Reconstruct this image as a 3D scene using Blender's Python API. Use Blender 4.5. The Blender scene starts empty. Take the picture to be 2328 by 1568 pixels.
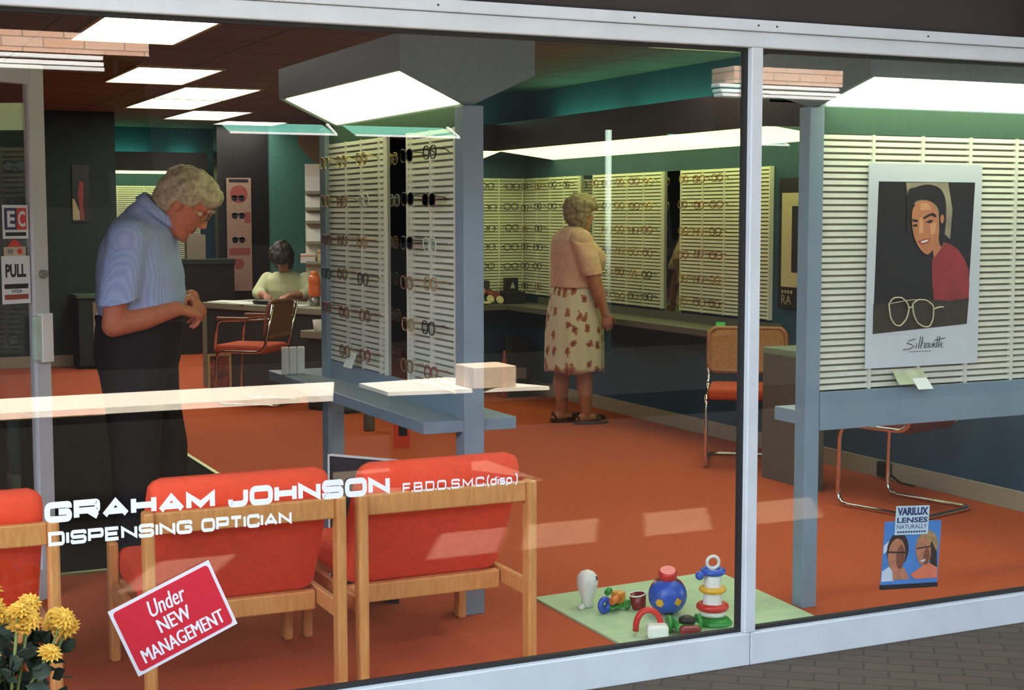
import bpy, bmesh, math, random
from mathutils import Vector, Matrix, noise
R = math.radians
SC = bpy.context.scene
COL = SC.collection

# ------------------------------------------------------------------ camera
cam_d = bpy.data.cameras.new('camera')
cam_d.sensor_width = 36.0
cam_d.lens = 36.0 * 3377.0 / 2328.0
cam_d.clip_start = 0.05
cam = bpy.data.objects.new('camera', cam_d)
COL.objects.link(cam)
cam.location = (0, 0, 1.47)
cam.rotation_euler = (Matrix.Rotation(R(-25.305), 4, 'Z') @ Matrix.Rotation(R(90 - 5.015), 4, 'X') @ Matrix.Rotation(R(-0.04), 4, 'Z')).to_euler()
SC.camera = cam

# ------------------------------------------------------------------ exposure, sky, sun
SC.view_settings.view_transform = 'Standard'
SC.view_settings.look = 'None'
SC.view_settings.exposure = 0.22
SC.view_settings.gamma = 1.0
SC.view_settings.use_curve_mapping = False
W = bpy.data.worlds.new('sky')
SC.world = W
W.use_nodes = True
bg = W.node_tree.nodes['Background']
bg.inputs['Color'].default_value = (0.74, 0.86, 1.0, 1)
bg.inputs['Strength'].default_value = 6.0
SUN_DIR = Vector((0.10, -0.40, -0.91)).normalized()
sun_d = bpy.data.lights.new('sun', 'SUN')
sun_d.energy = 80.0
sun_d.angle = R(0.6)
sun_d.color = (1.0, 0.93, 0.82)
sun = bpy.data.objects.new('sun', sun_d)
COL.objects.link(sun)
sun.rotation_euler = SUN_DIR.to_track_quat('-Z', 'Y').to_euler()
sun.location = (3, 6, 12)

# ------------------------------------------------------------------ helpers
def lin(c):
    c /= 255.0
    return c / 12.92 if c <= 0.04045 else ((c + 0.055) / 1.055) ** 2.4
def rgb(r, g, b):
    return (lin(r), lin(g), lin(b), 1.0)

MATS = {}
def mat(name, col, rough=0.6, metal=0.0, var=0.06, scale=30.0, bump=0.0, bscale=200.0, emit=None, estr=0.0, spec=0.5, alpha=None):
    """procedural material: base colour with a little noise, optional bump"""
    if name in MATS:
        return MATS[name]
    m = bpy.data.materials.new(name)
    m.use_nodes = True
    nt = m.node_tree
    p = nt.nodes['Principled BSDF']
    p.inputs['Roughness'].default_value = rough
    p.inputs['Metallic'].default_value = metal
    p.inputs['Specular IOR Level'].default_value = spec
    tc = nt.nodes.new('ShaderNodeTexCoord')
    if var > 0:
        n = nt.nodes.new('ShaderNodeTexNoise')
        n.inputs['Scale'].default_value = scale
        n.inputs['Detail'].default_value = 4
        nt.links.new(tc.outputs['Object'], n.inputs['Vector'])
        r = nt.nodes.new('ShaderNodeValToRGB')
        r.color_ramp.elements[0].position = 0.3
        r.color_ramp.elements[1].position = 0.7
        a = tuple(max(0, c * (1 - var)) for c in col[:3]) + (1,)
        b = tuple(min(1, c * (1 + var)) for c in col[:3]) + (1,)
        r.color_ramp.elements[0].color = a
        r.color_ramp.elements[1].color = b
        nt.links.new(n.outputs['Fac'], r.inputs['Fac'])
        nt.links.new(r.outputs['Color'], p.inputs['Base Color'])
    else:
        p.inputs['Base Color'].default_value = col
    if bump > 0:
        nb = nt.nodes.new('ShaderNodeTexNoise')
        nb.inputs['Scale'].default_value = bscale
        nb.inputs['Detail'].default_value = 3
        nt.links.new(tc.outputs['Object'], nb.inputs['Vector'])
        bn = nt.nodes.new('ShaderNodeBump')
        bn.inputs['Strength'].default_value = bump
        bn.inputs['Distance'].default_value = 0.004
        nt.links.new(nb.outputs['Fac'], bn.inputs['Height'])
        nt.links.new(bn.outputs['Normal'], p.inputs['Normal'])
    if emit is not None:
        p.inputs['Emission Color'].default_value = emit
        p.inputs['Emission Strength'].default_value = estr
    MATS[name] = m
    return m

def wood_mat(name, c1, c2, rough=0.45, scale=6.0):
    if name in MATS:
        return MATS[name]
    m = bpy.data.materials.new(name)
    m.use_nodes = True
    nt = m.node_tree
    p = nt.nodes['Principled BSDF']
    p.inputs['Roughness'].default_value = rough
    tc = nt.nodes.new('ShaderNodeTexCoord')
    mp = nt.nodes.new('ShaderNodeMapping')
    mp.inputs['Scale'].default_value = (12, 12, 2)
    nt.links.new(tc.outputs['Object'], mp.inputs['Vector'])
    n = nt.nodes.new('ShaderNodeTexNoise')
    n.inputs['Scale'].default_value = scale
    n.inputs['Detail'].default_value = 6
    n.inputs['Distortion'].default_value = 0.6
    nt.links.new(mp.outputs['Vector'], n.inputs['Vector'])
    r = nt.nodes.new('ShaderNodeValToRGB')
    r.color_ramp.elements[0].position = 0.35
    r.color_ramp.elements[1].position = 0.7
    r.color_ramp.elements[0].color = c1
    r.color_ramp.elements[1].color = c2
    nt.links.new(n.outputs['Fac'], r.inputs['Fac'])
    nt.links.new(r.outputs['Color'], p.inputs['Base Color'])
    MATS[name] = m
    return m

def brick_mat(name, c1, c2, mortar, scale, rough=0.85, bw=0.5, rh=0.25, msize=0.02, rot=(0, 0, 0)):
    if name in MATS:
        return MATS[name]
    m = bpy.data.materials.new(name)
    m.use_nodes = True
    nt = m.node_tree
    p = nt.nodes['Principled BSDF']
    p.inputs['Roughness'].default_value = rough
    tc = nt.nodes.new('ShaderNodeTexCoord')
    mp = nt.nodes.new('ShaderNodeMapping')
    mp.inputs['Rotation'].default_value = rot
    nt.links.new(tc.outputs['Object'], mp.inputs['Vector'])
    b = nt.nodes.new('ShaderNodeTexBrick')
    b.inputs['Scale'].default_value = scale
    b.inputs['Color1'].default_value = c1
    b.inputs['Color2'].default_value = c2
    b.inputs['Mortar'].default_value = mortar
    b.inputs['Mortar Size'].default_value = msize
    b.inputs['Brick Width'].default_value = bw
    b.inputs['Row Height'].default_value = rh
    nt.links.new(mp.outputs['Vector'], b.inputs['Vector'])
    nt.links.new(b.outputs['Color'], p.inputs['Base Color'])
    MATS[name] = m
    return m

def glow(name, col, s):
    if name in MATS:
        return MATS[name]
    m = bpy.data.materials.new(name)
    m.use_nodes = True
    nt = m.node_tree
    p = nt.nodes['Principled BSDF']
    p.inputs['Base Color'].default_value = (0.8, 0.8, 0.75, 1)
    p.inputs['Roughness'].default_value = 0.5
    p.inputs['Emission Color'].default_value = col
    p.inputs['Emission Strength'].default_value = s
    MATS[name] = m
    return m

def glass_mat(name, ior=1.5, tint=(1, 1, 1, 1)):
    if name in MATS:
        return MATS[name]
    m = bpy.data.materials.new(name)
    m.use_nodes = True
    nt = m.node_tree
    nt.nodes.remove(nt.nodes['Principled BSDF'])
    out = nt.nodes['Material Output']
    t = nt.nodes.new('ShaderNodeBsdfTransparent')
    t.inputs['Color'].default_value = tint
    g = nt.nodes.new('ShaderNodeBsdfGlossy')
    g.inputs['Roughness'].default_value = 0.0
    # Schlick's law from the facing angle, the same on both sides of the sheet
    lw = nt.nodes.new('ShaderNodeLayerWeight')
    lw.inputs['Blend'].default_value = 0.5
    pw = nt.nodes.new('ShaderNodeMath'); pw.operation = 'POWER'; pw.inputs[1].default_value = 5.0
    nt.links.new(lw.outputs['Facing'], pw.inputs[0])
    f0 = ((ior - 1) / (ior + 1)) ** 2
    ma = nt.nodes.new('ShaderNodeMath'); ma.operation = 'MULTIPLY_ADD'; ma.inputs[1].default_value = 1 - f0; ma.inputs[2].default_value = f0
    nt.links.new(pw.outputs[0], ma.inputs[0])
    mx = nt.nodes.new('ShaderNodeMixShader')
    nt.links.new(ma.outputs[0], mx.inputs['Fac'])
    nt.links.new(t.outputs['BSDF'], mx.inputs[1])
    nt.links.new(g.outputs['BSDF'], mx.inputs[2])
    nt.links.new(mx.outputs['Shader'], out.inputs['Surface'])
    MATS[name] = m
    return m

class MB:
    """collects shapes into one bmesh"""
    def __init__(s):
        s.bm = bmesh.new()
        s.mi = 0
    def _done(s, vs, M=None):
        if M is not None:
            bmesh.ops.transform(s.bm, matrix=M, verts=vs)
        fs = set()
        for v in vs:
            for f in v.link_faces:
                fs.add(f)
        for f in fs:
            f.material_index = s.mi
        return vs
    def box(s, a, b, M=None, bev=0.0, seg=2):
        """a, b opposite corners"""
        x0, y0, z0 = [min(a[i], b[i]) for i in range(3)]
        x1, y1, z1 = [max(a[i], b[i]) for i in range(3)]
        r = bmesh.ops.create_cube(s.bm, size=1.0)
        vs = r['verts']
        for v in vs:
            v.co = Vector(((x0 + x1) / 2 + v.co.x * (x1 - x0), (y0 + y1) / 2 + v.co.y * (y1 - y0), (z0 + z1) / 2 + v.co.z * (z1 - z0)))
        if bev > 0:
            es = {e for v in vs for e in v.link_edges}
            rr = bmesh.ops.bevel(s.bm, geom=list(es), offset=bev, segments=seg, affect='EDGES', profile=0.5)
            vs = list({v for f in rr['faces'] for v in f.verts} | {v for v in vs if v.is_valid})
        return s._done(vs, M)
    def cyl(s, p0, p1, r0, r1=None, n=16, cap=True):
        r1 = r0 if r1 is None else r1
        p0, p1 = Vector(p0), Vector(p1)
        d = (p1 - p0)
        q = d.to_track_quat('Z', 'Y')
        A, B = [], []
        for i in range(n):
            t = 2 * math.pi * i / n
            o = Vector((math.cos(t), math.sin(t), 0))
            A.append(s.bm.verts.new(p0 + q @ (o * r0)))
            B.append(s.bm.verts.new(p1 + q @ (o * r1)))
        for i in range(n):
            j = (i + 1) % n
            f = s.bm.faces.new((A[i], A[j], B[j], B[i]))
            f.smooth = True
        if cap:
            s.bm.faces.new(A[::-1])
            s.bm.faces.new(B)
        return s._done(A + B)
    def tube(s, pts, r, n=8, closed=False, cap=True, ry=None):
        """round tube through points"""
        pts = [Vector(p) for p in pts]
        k = len(pts)
        rings = []
        up = None
        for i in range(k):
            if closed:
                d = pts[(i + 1) % k] - pts[i - 1]
            else:
                d = pts[min(i + 1, k - 1)] - pts[max(i - 1, 0)]
            d = d.normalized() if d.length > 1e-9 else Vector((0, 0, 1))
            if up is None:
                up = Vector((0, 0, 1)) if abs(d.z) < 0.9 else Vector((1, 0, 0))
            x = d.cross(up)
            if x.length < 1e-6:
                x = d.orthogonal()
            x.normalize()
            y = x.cross(d).normalized()
            up = y
            rr = r[i] if isinstance(r, (list, tuple)) else r
            ring = []
            for j in range(n):
                t = 2 * math.pi * j / n
                ring.append(s.bm.verts.new(pts[i] + x * math.cos(t) * rr + y * math.sin(t) * (rr if ry is None else ry)))
            rings.append(ring)
        for i in range(k if closed else k - 1):
            a, b = rings[i], rings[(i + 1) % k]
            for j in range(n):
                jj = (j + 1) % n
                f = s.bm.faces.new((a[j], b[j], b[jj], a[jj]))
                f.smooth = True
        if cap and not closed:
            s.bm.faces.new(rings[0])
            s.bm.faces.new(rings[-1][::-1])
        return s._done([v for q in rings for v in q])
    def poly(s, pts):
        vs = [s.bm.verts.new(Vector(p)) for p in pts]
        s.bm.faces.new(vs)
        return s._done(vs)
    def prism(s, pts, off):
        """closed solid: polygon pts (3-D) extruded by off"""
        off = Vector(off)
        A = [s.bm.verts.new(Vector(p)) for p in pts]
        B = [s.bm.verts.new(Vector(p) + off) for p in pts]
        n = len(A)
        s.bm.faces.new(A[::-1])
        s.bm.faces.new(B)
        for i in range(n):
            j = (i + 1) % n
            s.bm.faces.new((A[i], A[j], B[j], B[i]))
        return s._done(A + B)
    def lathe(s, prof, c=(0, 0, 0), n=24, axis=None):
        """profile [(r,z)] about z"""
        c = Vector(c)
        q = axis.to_track_quat('Z', 'Y') if axis is not None else None
        rings = []
        allv = []
        for r, z in prof:
            ring = []
            for j in range(n):
                t = 2 * math.pi * j / n
                v = Vector((r * math.cos(t), r * math.sin(t), z))
                if q:
                    v = q @ v
                ring.append(s.bm.verts.new(c + v))
            rings.append(ring)
            allv += ring
        for a, b in zip(rings, rings[1:]):
            for j in range(n):
                jj = (j + 1) % n
                f = s.bm.faces.new((a[j], a[jj], b[jj], b[j]))
                f.smooth = True
        s.bm.faces.new(rings[0][::-1])
        s.bm.faces.new(rings[-1])
        return s._done(allv)
    def ball(s, c, r, M=None, u=16, v=10):
        if not isinstance(r, (tuple, list)):
            r = (r, r, r)
        c = Vector(c)
        nv = s.bm.verts.new
        def P(a, e):
            q = Vector((r[0] * math.cos(a) * math.cos(e), r[1] * math.sin(a) * math.cos(e), r[2] * math.sin(e)))
            return nv(c + ((M @ q) if M is not None else q))
        lo, hi = P(0, -math.pi / 2), P(0, math.pi / 2)
        rings = [[P(2 * math.pi * i / u, -math.pi / 2 + math.pi * k / v) for i in range(u)] for k in range(1, v)]
        fs = []
        nf = s.bm.faces.new
        for i in range(u):
            j = (i + 1) % u
            fs.append(nf((lo, rings[0][j], rings[0][i])))
            fs.append(nf((hi, rings[-1][i], rings[-1][j])))
            for ra, rb in zip(rings, rings[1:]):
                fs.append(nf((ra[i], ra[j], rb[j], rb[i])))
        for f in fs:
            f.smooth = True
            f.material_index = s.mi
        return [lo, hi] + [q for g in rings for q in g]
    def torus(s, c, R0, r, axis=(0, 0, 1), n=28, m=10, sx=1.0):
        q = Vector(axis).to_track_quat('Z', 'Y')
        pts = [Vector(c) + q @ Vector((R0 * math.cos(2 * math.pi * i / n) * sx, R0 * math.sin(2 * math.pi * i / n), 0)) for i in range(n)]
        return s.tube(pts, r, n=m, closed=True)
    def loft(s, secs, n=24, cap=True, p=2.0):
        """secs: (centre, u vector, v vector) ellipse sections, superellipse power p"""
        rings = []
        for c, u, v in secs:
            c, u, v = Vector(c), Vector(u), Vector(v)
            ring = []
            for j in range(n):
                t = 2 * math.pi * j / n
                ct, st = math.cos(t), math.sin(t)
                a = math.copysign(abs(ct) ** (2 / p), ct)
                b = math.copysign(abs(st) ** (2 / p), st)
                ring.append(s.bm.verts.new(c + u * a + v * b))
            rings.append(ring)
        for a, b in zip(rings, rings[1:]):
            for j in range(n):
                jj = (j + 1) % n
                f = s.bm.faces.new((a[j], a[jj], b[jj], b[j]))
                f.smooth = True
        if cap:
            s.bm.faces.new(rings[0][::-1])
            s.bm.faces.new(rings[-1])
        return s._done([v for q in rings for v in q])
    def mesh(s, name):
        bmesh.ops.recalc_face_normals(s.bm, faces=s.bm.faces[:])
        me = bpy.data.meshes.new(name)
        s.bm.to_mesh(me)
        s.bm.free()
        return me
    def build(s, name, mats, parent=None):
        me = s.mesh(name)
        return put(name, me, mats, parent)

def put(name, me, mats, parent=None):
    if not isinstance(mats, (list, tuple)):
        mats = [mats]
    for m in mats:
        me.materials.append(m)
    o = bpy.data.objects.new(name, me)
    COL.objects.link(o)
    if parent is not None:
        o.parent = parent
    return o

def tag(o, label, cat, group=None, kind=None):
    if label:
        o['label'] = label
    if cat:
        o['category'] = cat
    if group:
        o['group'] = group
    if kind:
        o['kind'] = kind
    return o

def thing(name, label, cat, loc=(0, 0, 0), rz=0.0, group=None):
    o = bpy.data.objects.new(name, None)
    o.empty_display_size = 0.1
    COL.objects.link(o)
    o.location = loc
    o.rotation_euler = (0, 0, rz)
    return tag(o, label, cat, group)

def struct(o, label=None):
    o['kind'] = 'structure'
    if label:
        o['label'] = label
    return o

KIDS = {}
def dup(root, loc=None, rz=None, label=None, group=None):
    r = root.copy()
    COL.objects.link(r)
    if loc is not None:
        r.location = loc
    if rz is not None:
        r.rotation_euler = (0, 0, rz)
    if label:
        r['label'] = label
    if group:
        r['group'] = group
    for ch in list(root.children):
        c = ch.copy()
        COL.objects.link(c)
        c.parent = r
        for g in list(ch.children):
            d = g.copy()
            COL.objects.link(d)
            d.parent = c
    return r

def arc(cx, cz, r, a0, a1, n=6):
    return [(cx + r * math.cos(R(a0 + (a1 - a0) * i / n)), cz + r * math.sin(R(a0 + (a1 - a0) * i / n))) for i in range(n + 1)]

def rounded(pts, r, n=5):
    """3-D polyline with rounded inner corners"""
    pts = [Vector(p) for p in pts]
    out = [pts[0]]
    for a, b, c in zip(pts, pts[1:], pts[2:]):
        d0, d1 = (a - b), (c - b)
        rr = min(r, d0.length * 0.49, d1.length * 0.49)
        s0, s1 = b + d0.normalized() * rr, b + d1.normalized() * rr
        for i in range(n + 1):
            t = i / n
            out.append(s0 * (1 - t) ** 2 + b * 2 * t * (1 - t) + s1 * t * t)
    out.append(pts[-1])
    return out

def font_mesh(text, M, w=None, h=None, depth=0.0008, offset=0.0, shear=0.0, mb=None, align='LEFT'):
    """Blender's own font as mesh faces, fitted into w x h, placed by M (x right, y up, z out)"""
    cu = bpy.data.curves.new('lettering', 'FONT')
    cu.body = text
    cu.size = 1.0
    cu.offset = offset
    cu.shear = shear
    cu.resolution_u = 3
    cu.extrude = 0.0
    o = bpy.data.objects.new('lettering', cu)
    COL.objects.link(o)
    dg = bpy.context.evaluated_depsgraph_get()
    me = bpy.data.meshes.new_from_object(o.evaluated_get(dg))
    bpy.data.objects.remove(o)
    bpy.data.curves.remove(cu)
    xs = [v.co.x for v in me.vertices]
    ys = [v.co.y for v in me.vertices]
    x0, x1, y0, y1 = min(xs), max(xs), min(ys), max(ys)
    sx = w / (x1 - x0) if w else None
    sy = h / (y1 - y0) if h else None
    sx = sx or sy
    sy = sy or sx
    vs = []
    for v in me.vertices:
        p = Vector(((v.co.x - x0) * sx, (v.co.y - y0) * sy, 0))
        vs.append(mb.bm.verts.new(M @ p))
    for f in me.polygons:
        try:
            nf = mb.bm.faces.new([vs[i] for i in f.vertices])
            nf.material_index = mb.mi
        except ValueError:
            pass
    bpy.data.meshes.remove(me)

# stroke lettering: wide square-shouldered capitals drawn as ribbons
GL = {
 'G': (1.22, [[(1, .74), (1, 1), (0, 1), (0, 0), (1, 0), (1, .5), (.52, .5)]]),
 'R': (1.18, [[(0, 0), (0, 1), (1, 1), (1, .46), (0, .46)], [(.55, .46), (1, 0)]]),
 'A': (1.25, [[(0, 0), (.5, 1), (1, 0)], [(.2, .26), (.8, .26)]]),
 'H': (1.18, [[(0, 0), (0, 1)], [(1, 0), (1, 1)], [(0, .5), (1, .5)]]),
 'M': (1.42, [[(0, 0), (0, 1), (.5, .2), (1, 1), (1, 0)]]),
 'J': (.98, [[(1, 1), (1, 0), (0, 0), (0, .36)]]),
 'O': (1.22, [[(.5, 1), (1, 1), (1, 0), (0, 0), (0, 1), (.5, 1)]]),
 'N': (1.2, [[(0, 0), (0, 1), (1, 0), (1, 1)]]),
 'S': (1.16, [[(1, .74), (1, 1), (0, 1), (0, .5), (1, .5), (1, 0), (0, 0), (0, .26)]]),
 'D': (1.18, [[(0, 0), (0, 1), (1, 1), (1, 0), (0, 0), (0, .2)]]),
 'I': (.0, [[(0, 0), (0, 1)]]),
 'P': (1.14, [[(0, 0), (0, 1), (1, 1), (1, .42), (0, .42)]]),
 'E': (1.08, [[(1, 1), (0, 1), (0, 0), (1, 0)], [(0, .5), (.9, .5)]]),
 'F': (1.05, [[(1, 1), (0, 1), (0, 0)], [(0, .5), (.9, .5)]]),
 'B': (1.16, [[(0, 0), (0, 1), (.95, 1), (.95, .5), (0, .5)], [(.8, .5), (1, .5), (1, 0), (0, 0)]]),
 'T': (1.1, [[(0, 1), (1, 1)], [(.5, 1), (.5, 0)]]),
 'C': (1.16, [[(1, .7), (1, 1), (0, 1), (0, 0), (1, 0), (1, .3)]]),
 '.': (.0, [[(0, -.08), (0, .13)]]),
 ',': (.0, [[(0, .08), (-.12, -.2)]]),
 '(': (.25, [[(1, 1.25), (0, .9), (0, .1), (1, -.25)]]),
 ')': (.25, [[(0, 1.25), (1, .9), (1, .1), (0, -.25)]]),
 'd': (.8, [[(1, 1), (1, 0), (0, 0), (0, .66), (1, .66)]]),
 'i': (.0, [[(0, 0), (0, .66)], [(0, .9), (0, 1.0)]]),
 's': (.76, [[(1, .66), (0, .66), (0, .33), (1, .33), (1, 0), (0, 0)]]),
 'p': (.8, [[(0, -.33), (0, .66), (1, .66), (1, 0), (0, 0)]]),
}
STEP = 0.0
SHARP = set('AMNHIEFT')
RIGHTROUND = set('RDPB')
def ribbon(mb, pts, t, M, ymin, ymax):
    n = len(pts)
    L, Rr = [], []
    for i in range(n):
        p = Vector(pts[i])
        a = (p - Vector(pts[i - 1])) if i > 0 else None
        b = (Vector(pts[i + 1]) - p) if i < n - 1 else None
        if a is not None and a.length < 1e-6:
            a = None
        if b is not None and b.length < 1e-6:
            b = None
        if a is None and b is None:
            continue
        a = (a or b).normalized()
        b = (b or a).normalized()
        na, nb = Vector((-a.y, a.x)), Vector((-b.y, b.x))
        m = na + nb
        if m.length < 1e-4:
            m = na
        m.normalize()
        k = t / 2 / max(0.32, m.dot(na))
        l, r = p + m * k, p - m * k
        L.append(l)
        Rr.append(r)
    global STEP
    def V(q):
        return mb.bm.verts.new(M @ Vector((q.x, min(ymax, max(ymin, q.y)), STEP)))
    for i in range(len(L) - 1):
        STEP = (STEP + 0.00003) if STEP < 0.0007 else 0.0
        f = mb.bm.faces.new((V(Rr[i]), V(Rr[i + 1]), V(L[i + 1]), V(L[i])))
        f.material_index = mb.mi
def stroke_text(mb, text, x0, x1, z0, h, y, t=.2, gap=.16, space=.75, rot=None):
    """text between x0 and x1 on the plane at y, baseline z0, capital height h"""
    adv = 0
    items = []
    for ch in text:
        if ch == ' ':
            adv += space
            continue
        w, st = GL[ch]
        items.append((ch, adv, w, st))
        adv += w + t + gap
    total = adv - gap
    sx = (x1 - x0) / total
    for ch, ax, w, st in items:
        for pl in st:
            pts = [((ax + t / 2 + (px if ch not in '().,' else px) * w) , t / 2 + py * (1 - t)) for px, py in pl]
            if ch == ',':
                pts = [(ax + t / 2 + px, t / 2 + py * (1 - t)) for px, py in pl]
            p3 = [Vector((a, b, 0)) for a, b in pts]
            if ch in RIGHTROUND and len(p3) > 2:
                q3 = [p3[0]]
                for u, v_, w_ in zip(p3, p3[1:], p3[2:]):
                    if v_.x > ax + t / 2 + w * 0.6:
                        q3 += rounded([(u + v_) / 2, v_, (v_ + w_) / 2], .3, 4)[1:-1]
                    else:
                        q3.append(v_)
                q3.append(p3[-1])
                p3 = q3
            elif ch not in SHARP and len(p3) > 2:
                p3 = rounded(p3, .26, 4)
            M = Matrix.Translation((x0, y, z0)) @ Matrix(((sx, 0, 0, 0), (0, 0, -1, 0), (0, h, 0, 0), (0, 0, 0, 1)))
            ribbon(mb, [(q.x, q.y) for q in p3], t, M, -9 if ch in '(),p' else 0, 9 if ch in '()' else 1)

# ------------------------------------------------------------------ materials of the place
M_ALU = mat('white_aluminium', (0.56, 0.6, 0.63, 1), 0.42, 0.0, var=0.05, scale=8)
M_GASKET = mat('black_rubber', (0.012, 0.012, 0.012, 1), 0.7, var=0)
M_GLASS = glass_mat('window_glass', 1.52)
M_BROWN = mat('brown_fascia_board', (0.025, 0.014, 0.011, 1), 0.7, var=0.2, scale=5)
M_PAVE = brick_mat('brown_block_paving', (0.09, 0.062, 0.04, 1), (0.072, 0.05, 0.033, 1), (0.045, 0.032, 0.023, 1), 3.2, rot=(0, 0, R(38)), msize=0.014)
M_ROAD = mat('dark_street_surface', (0.008, 0.008, 0.008, 1), 0.95, var=0.2, scale=20, spec=0.0)
M_CARPET = mat('orange_red_carpet', (0.5, 0.105, 0.04, 1), 0.95, var=0.16, scale=160, bump=0.5, bscale=500, spec=0.1)
M_MATTING = mat('black_entrance_matting', (0.006, 0.006, 0.006, 1), 0.95, var=0.3, scale=300, bump=0.6, bscale=500, spec=0.1)
M_EDGE = mat('brass_edging', (0.35, 0.42, 0.16, 1), 0.35, 0.8, var=0.05)
M_CEIL = brick_mat('brown_ceiling_tile', (0.185, 0.13, 0.095, 1), (0.17, 0.118, 0.086, 1), (0.04, 0.028, 0.02, 1), 1.0, bw=1.2, rh=0.61, msize=0.008)
MATS['brown_ceiling_tile'].node_tree.nodes['Brick Texture'].offset = 0.0
M_TEAL = mat('dark_teal_wall_paint', (0.024, 0.075, 0.125, 1), 0.75, var=0.08, scale=6)
M_BACK = mat('dark_green_wall_paint', (0.012, 0.026, 0.022, 1), 0.8, var=0.1, scale=6)
M_SKIRT = mat('beige_skirting_paint', (0.36, 0.33, 0.24, 1), 0.6, var=0.05)
M_GREY = mat('grey_blue_display_laminate', (0.22, 0.3, 0.36, 1), 0.45, var=0.04, scale=12)
M_GRNB = mat('green_header_laminate', (0.045, 0.11, 0.065, 1), 0.5, var=0.05)
M_SHELF = mat('grey_brown_laminate', (0.115, 0.115, 0.09, 1), 0.5, var=0.08)
M_SLAT = mat('cream_slat', (0.72, 0.72, 0.6, 1), 0.5, var=0.04)
M_SLATBACK = mat('olive_slat_backing', (0.3, 0.3, 0.2, 1), 0.8, var=0.05)
M_BLACK = mat('black_laminate', (0.008, 0.008, 0.009, 1), 0.5, var=0.1)
M_MIRROR = mat('dark_mirror_glass', (0.32, 0.32, 0.32, 1), 0.04, 1.0, var=0)
M_CHROME = mat('chrome', (0.75, 0.74, 0.7, 1), 0.12, 1.0, var=0.02)
M_WHITE = mat('white_paint', (0.8, 0.8, 0.78, 1), 0.5, var=0.03)
M_PAPER = mat('white_paper', (0.78, 0.8, 0.76, 1), 0.8, var=0.03)
M_INK = mat('black_ink', (0.01, 0.01, 0.014, 1), 0.6, var=0)
G_CEIL = glow('ceiling_diffuser_glow', (1.0, 0.94, 0.78, 1), 7.5)
G_BOX = glow('lightbox_diffuser_glow', (0.88, 1.0, 0.45, 1), 2.3)
G_STRIP = glow('pelmet_diffuser_glow', (0.82, 1.0, 0.34, 1), 2.3)
G_TUBE = glow('green_white_tube_glow', (0.22, 0.95, 0.5, 1), 9.0)
G_SPOT = glow('spot_lamp_glow', (1.0, 0.85, 0.6, 1), 14.0)

# ------------------------------------------------------------------ the ground and the building shell
b = MB(); b.box((-8, -1.3, -0.12), (14, 3.99, 0)); struct(b.build('floor_pavement', M_PAVE))
b = MB(); b.box((-12, -14, -0.14), (20, -1.3, -0.02)); struct(b.build('floor_street', M_ROAD))
b = MB(); b.box((-2.0, 3.99, -0.12), (5.4, 18.6, 0)); struct(b.build('floor', M_CARPET))
b = MB(); b.box((-2.0, 4.03, 2.47), (5.55, 18.8, 2.56)); struct(b.build('ceiling', M_CEIL))
b = MB(); b.box((5.4, 3.98, 0), (5.55, 18.8, 2.47)); struct(b.build('wall_right', M_TEAL))
b = MB(); b.box((-2.15, 3.98, 0), (-2.0, 18.8, 2.47)); struct(b.build('wall_left', M_BACK))
b = MB(); b.box((4.32, 11.15, 0), (5.4, 11.3, 2.47)); struct(b.build('wall_back', M_TEAL))
b = MB(); b.box((-2.0, 14.9, 0), (2.75, 15.05, 2.47)); struct(b.build('wall_back_left', M_BACK))
b = MB(); b.box((2.6, 17.3, 0), (5.4, 17.45, 2.47)); struct(b.build('wall_rear', M_TEAL))
b = MB(); b.box((2.6, 15.05, 0), (2.75, 17.3, 2.47)); struct(b.build('wall_rear_left', M_BACK))
b = MB(); b.box((4.136, 16.4, 0), (4.72, 16.55, 2.47)); struct(b.build('wall_rear_middle', M_BLACK))
b = MB(); b.box((4.72, 16.34, 0), (5.4, 16.5, 2.47)); struct(b.build('wall_rear_right', mat('teal_green_wall_paint', (0.05, 0.16, 0.14, 1), 0.75, var=0.06)))
b = MB(); b.box((-8, 3.985, 2.08), (14, 4.03, 3.3)); struct(b.build('wall_front', M_BROWN))
b = MB(); b.box((-8, 3.985, 0), (-2.0, 4.03, 2.08)); struct(b.build('wall_front_left', M_BROWN))
b = MB(); b.box((5.45, 3.985, 0), (14, 4.03, 2.08)); struct(b.build('wall_front_side', M_BROWN))
b = MB(); b.box((-8, 4.03, 2.9), (14, 19, 3.1)); b.box((-2.2, 18.6, 0), (5.55, 18.8, 2.47)); struct(b.build('roof', M_BROWN))
b = MB(); b.box((3.925, 3.93, 2.085), (4.06, 3.984, 3.3), bev=0.004); struct(b.build('trim_1', mat('blue_grey_pilaster_paint', (0.1, 0.12, 0.19, 1), 0.6)))
# skirtings
b = MB(); b.box((5.385, 4.04, 0), (5.4, 11.15, 0.1), bev=0.003); struct(b.build('baseboard_right', M_SKIRT))
b = MB(); b.box((4.32, 11.135, 0), (5.385, 11.15, 0.1), bev=0.003); struct(b.build('baseboard_back', M_SKIRT))
b = MB(); b.box((-2.0, 14.885, 0), (2.75, 14.9, 0.11), bev=0.003); struct(b.build('baseboard_back_left', M_SKIRT))
# entrance matting let into the carpet, with its metal edging
b = MB(); b.box((-1.9, 6.2, 0.0), (2.04, 11.05, 0.006)); mo = b.build('entrance_mat', M_MATTING)
tag(mo, 'black entrance matting let into the carpet under the man', 'mat')
b = MB(); b.box((2.04, 6.2, 0), (2.065, 11.075, 0.009)); b.box((-1.9, 11.05, 0), (2.065, 11.075, 0.009)); b.box((-1.9, 6.175, 0), (2.065, 6.2, 0.009))
b.build('edging', M_EDGE, mo)

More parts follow.
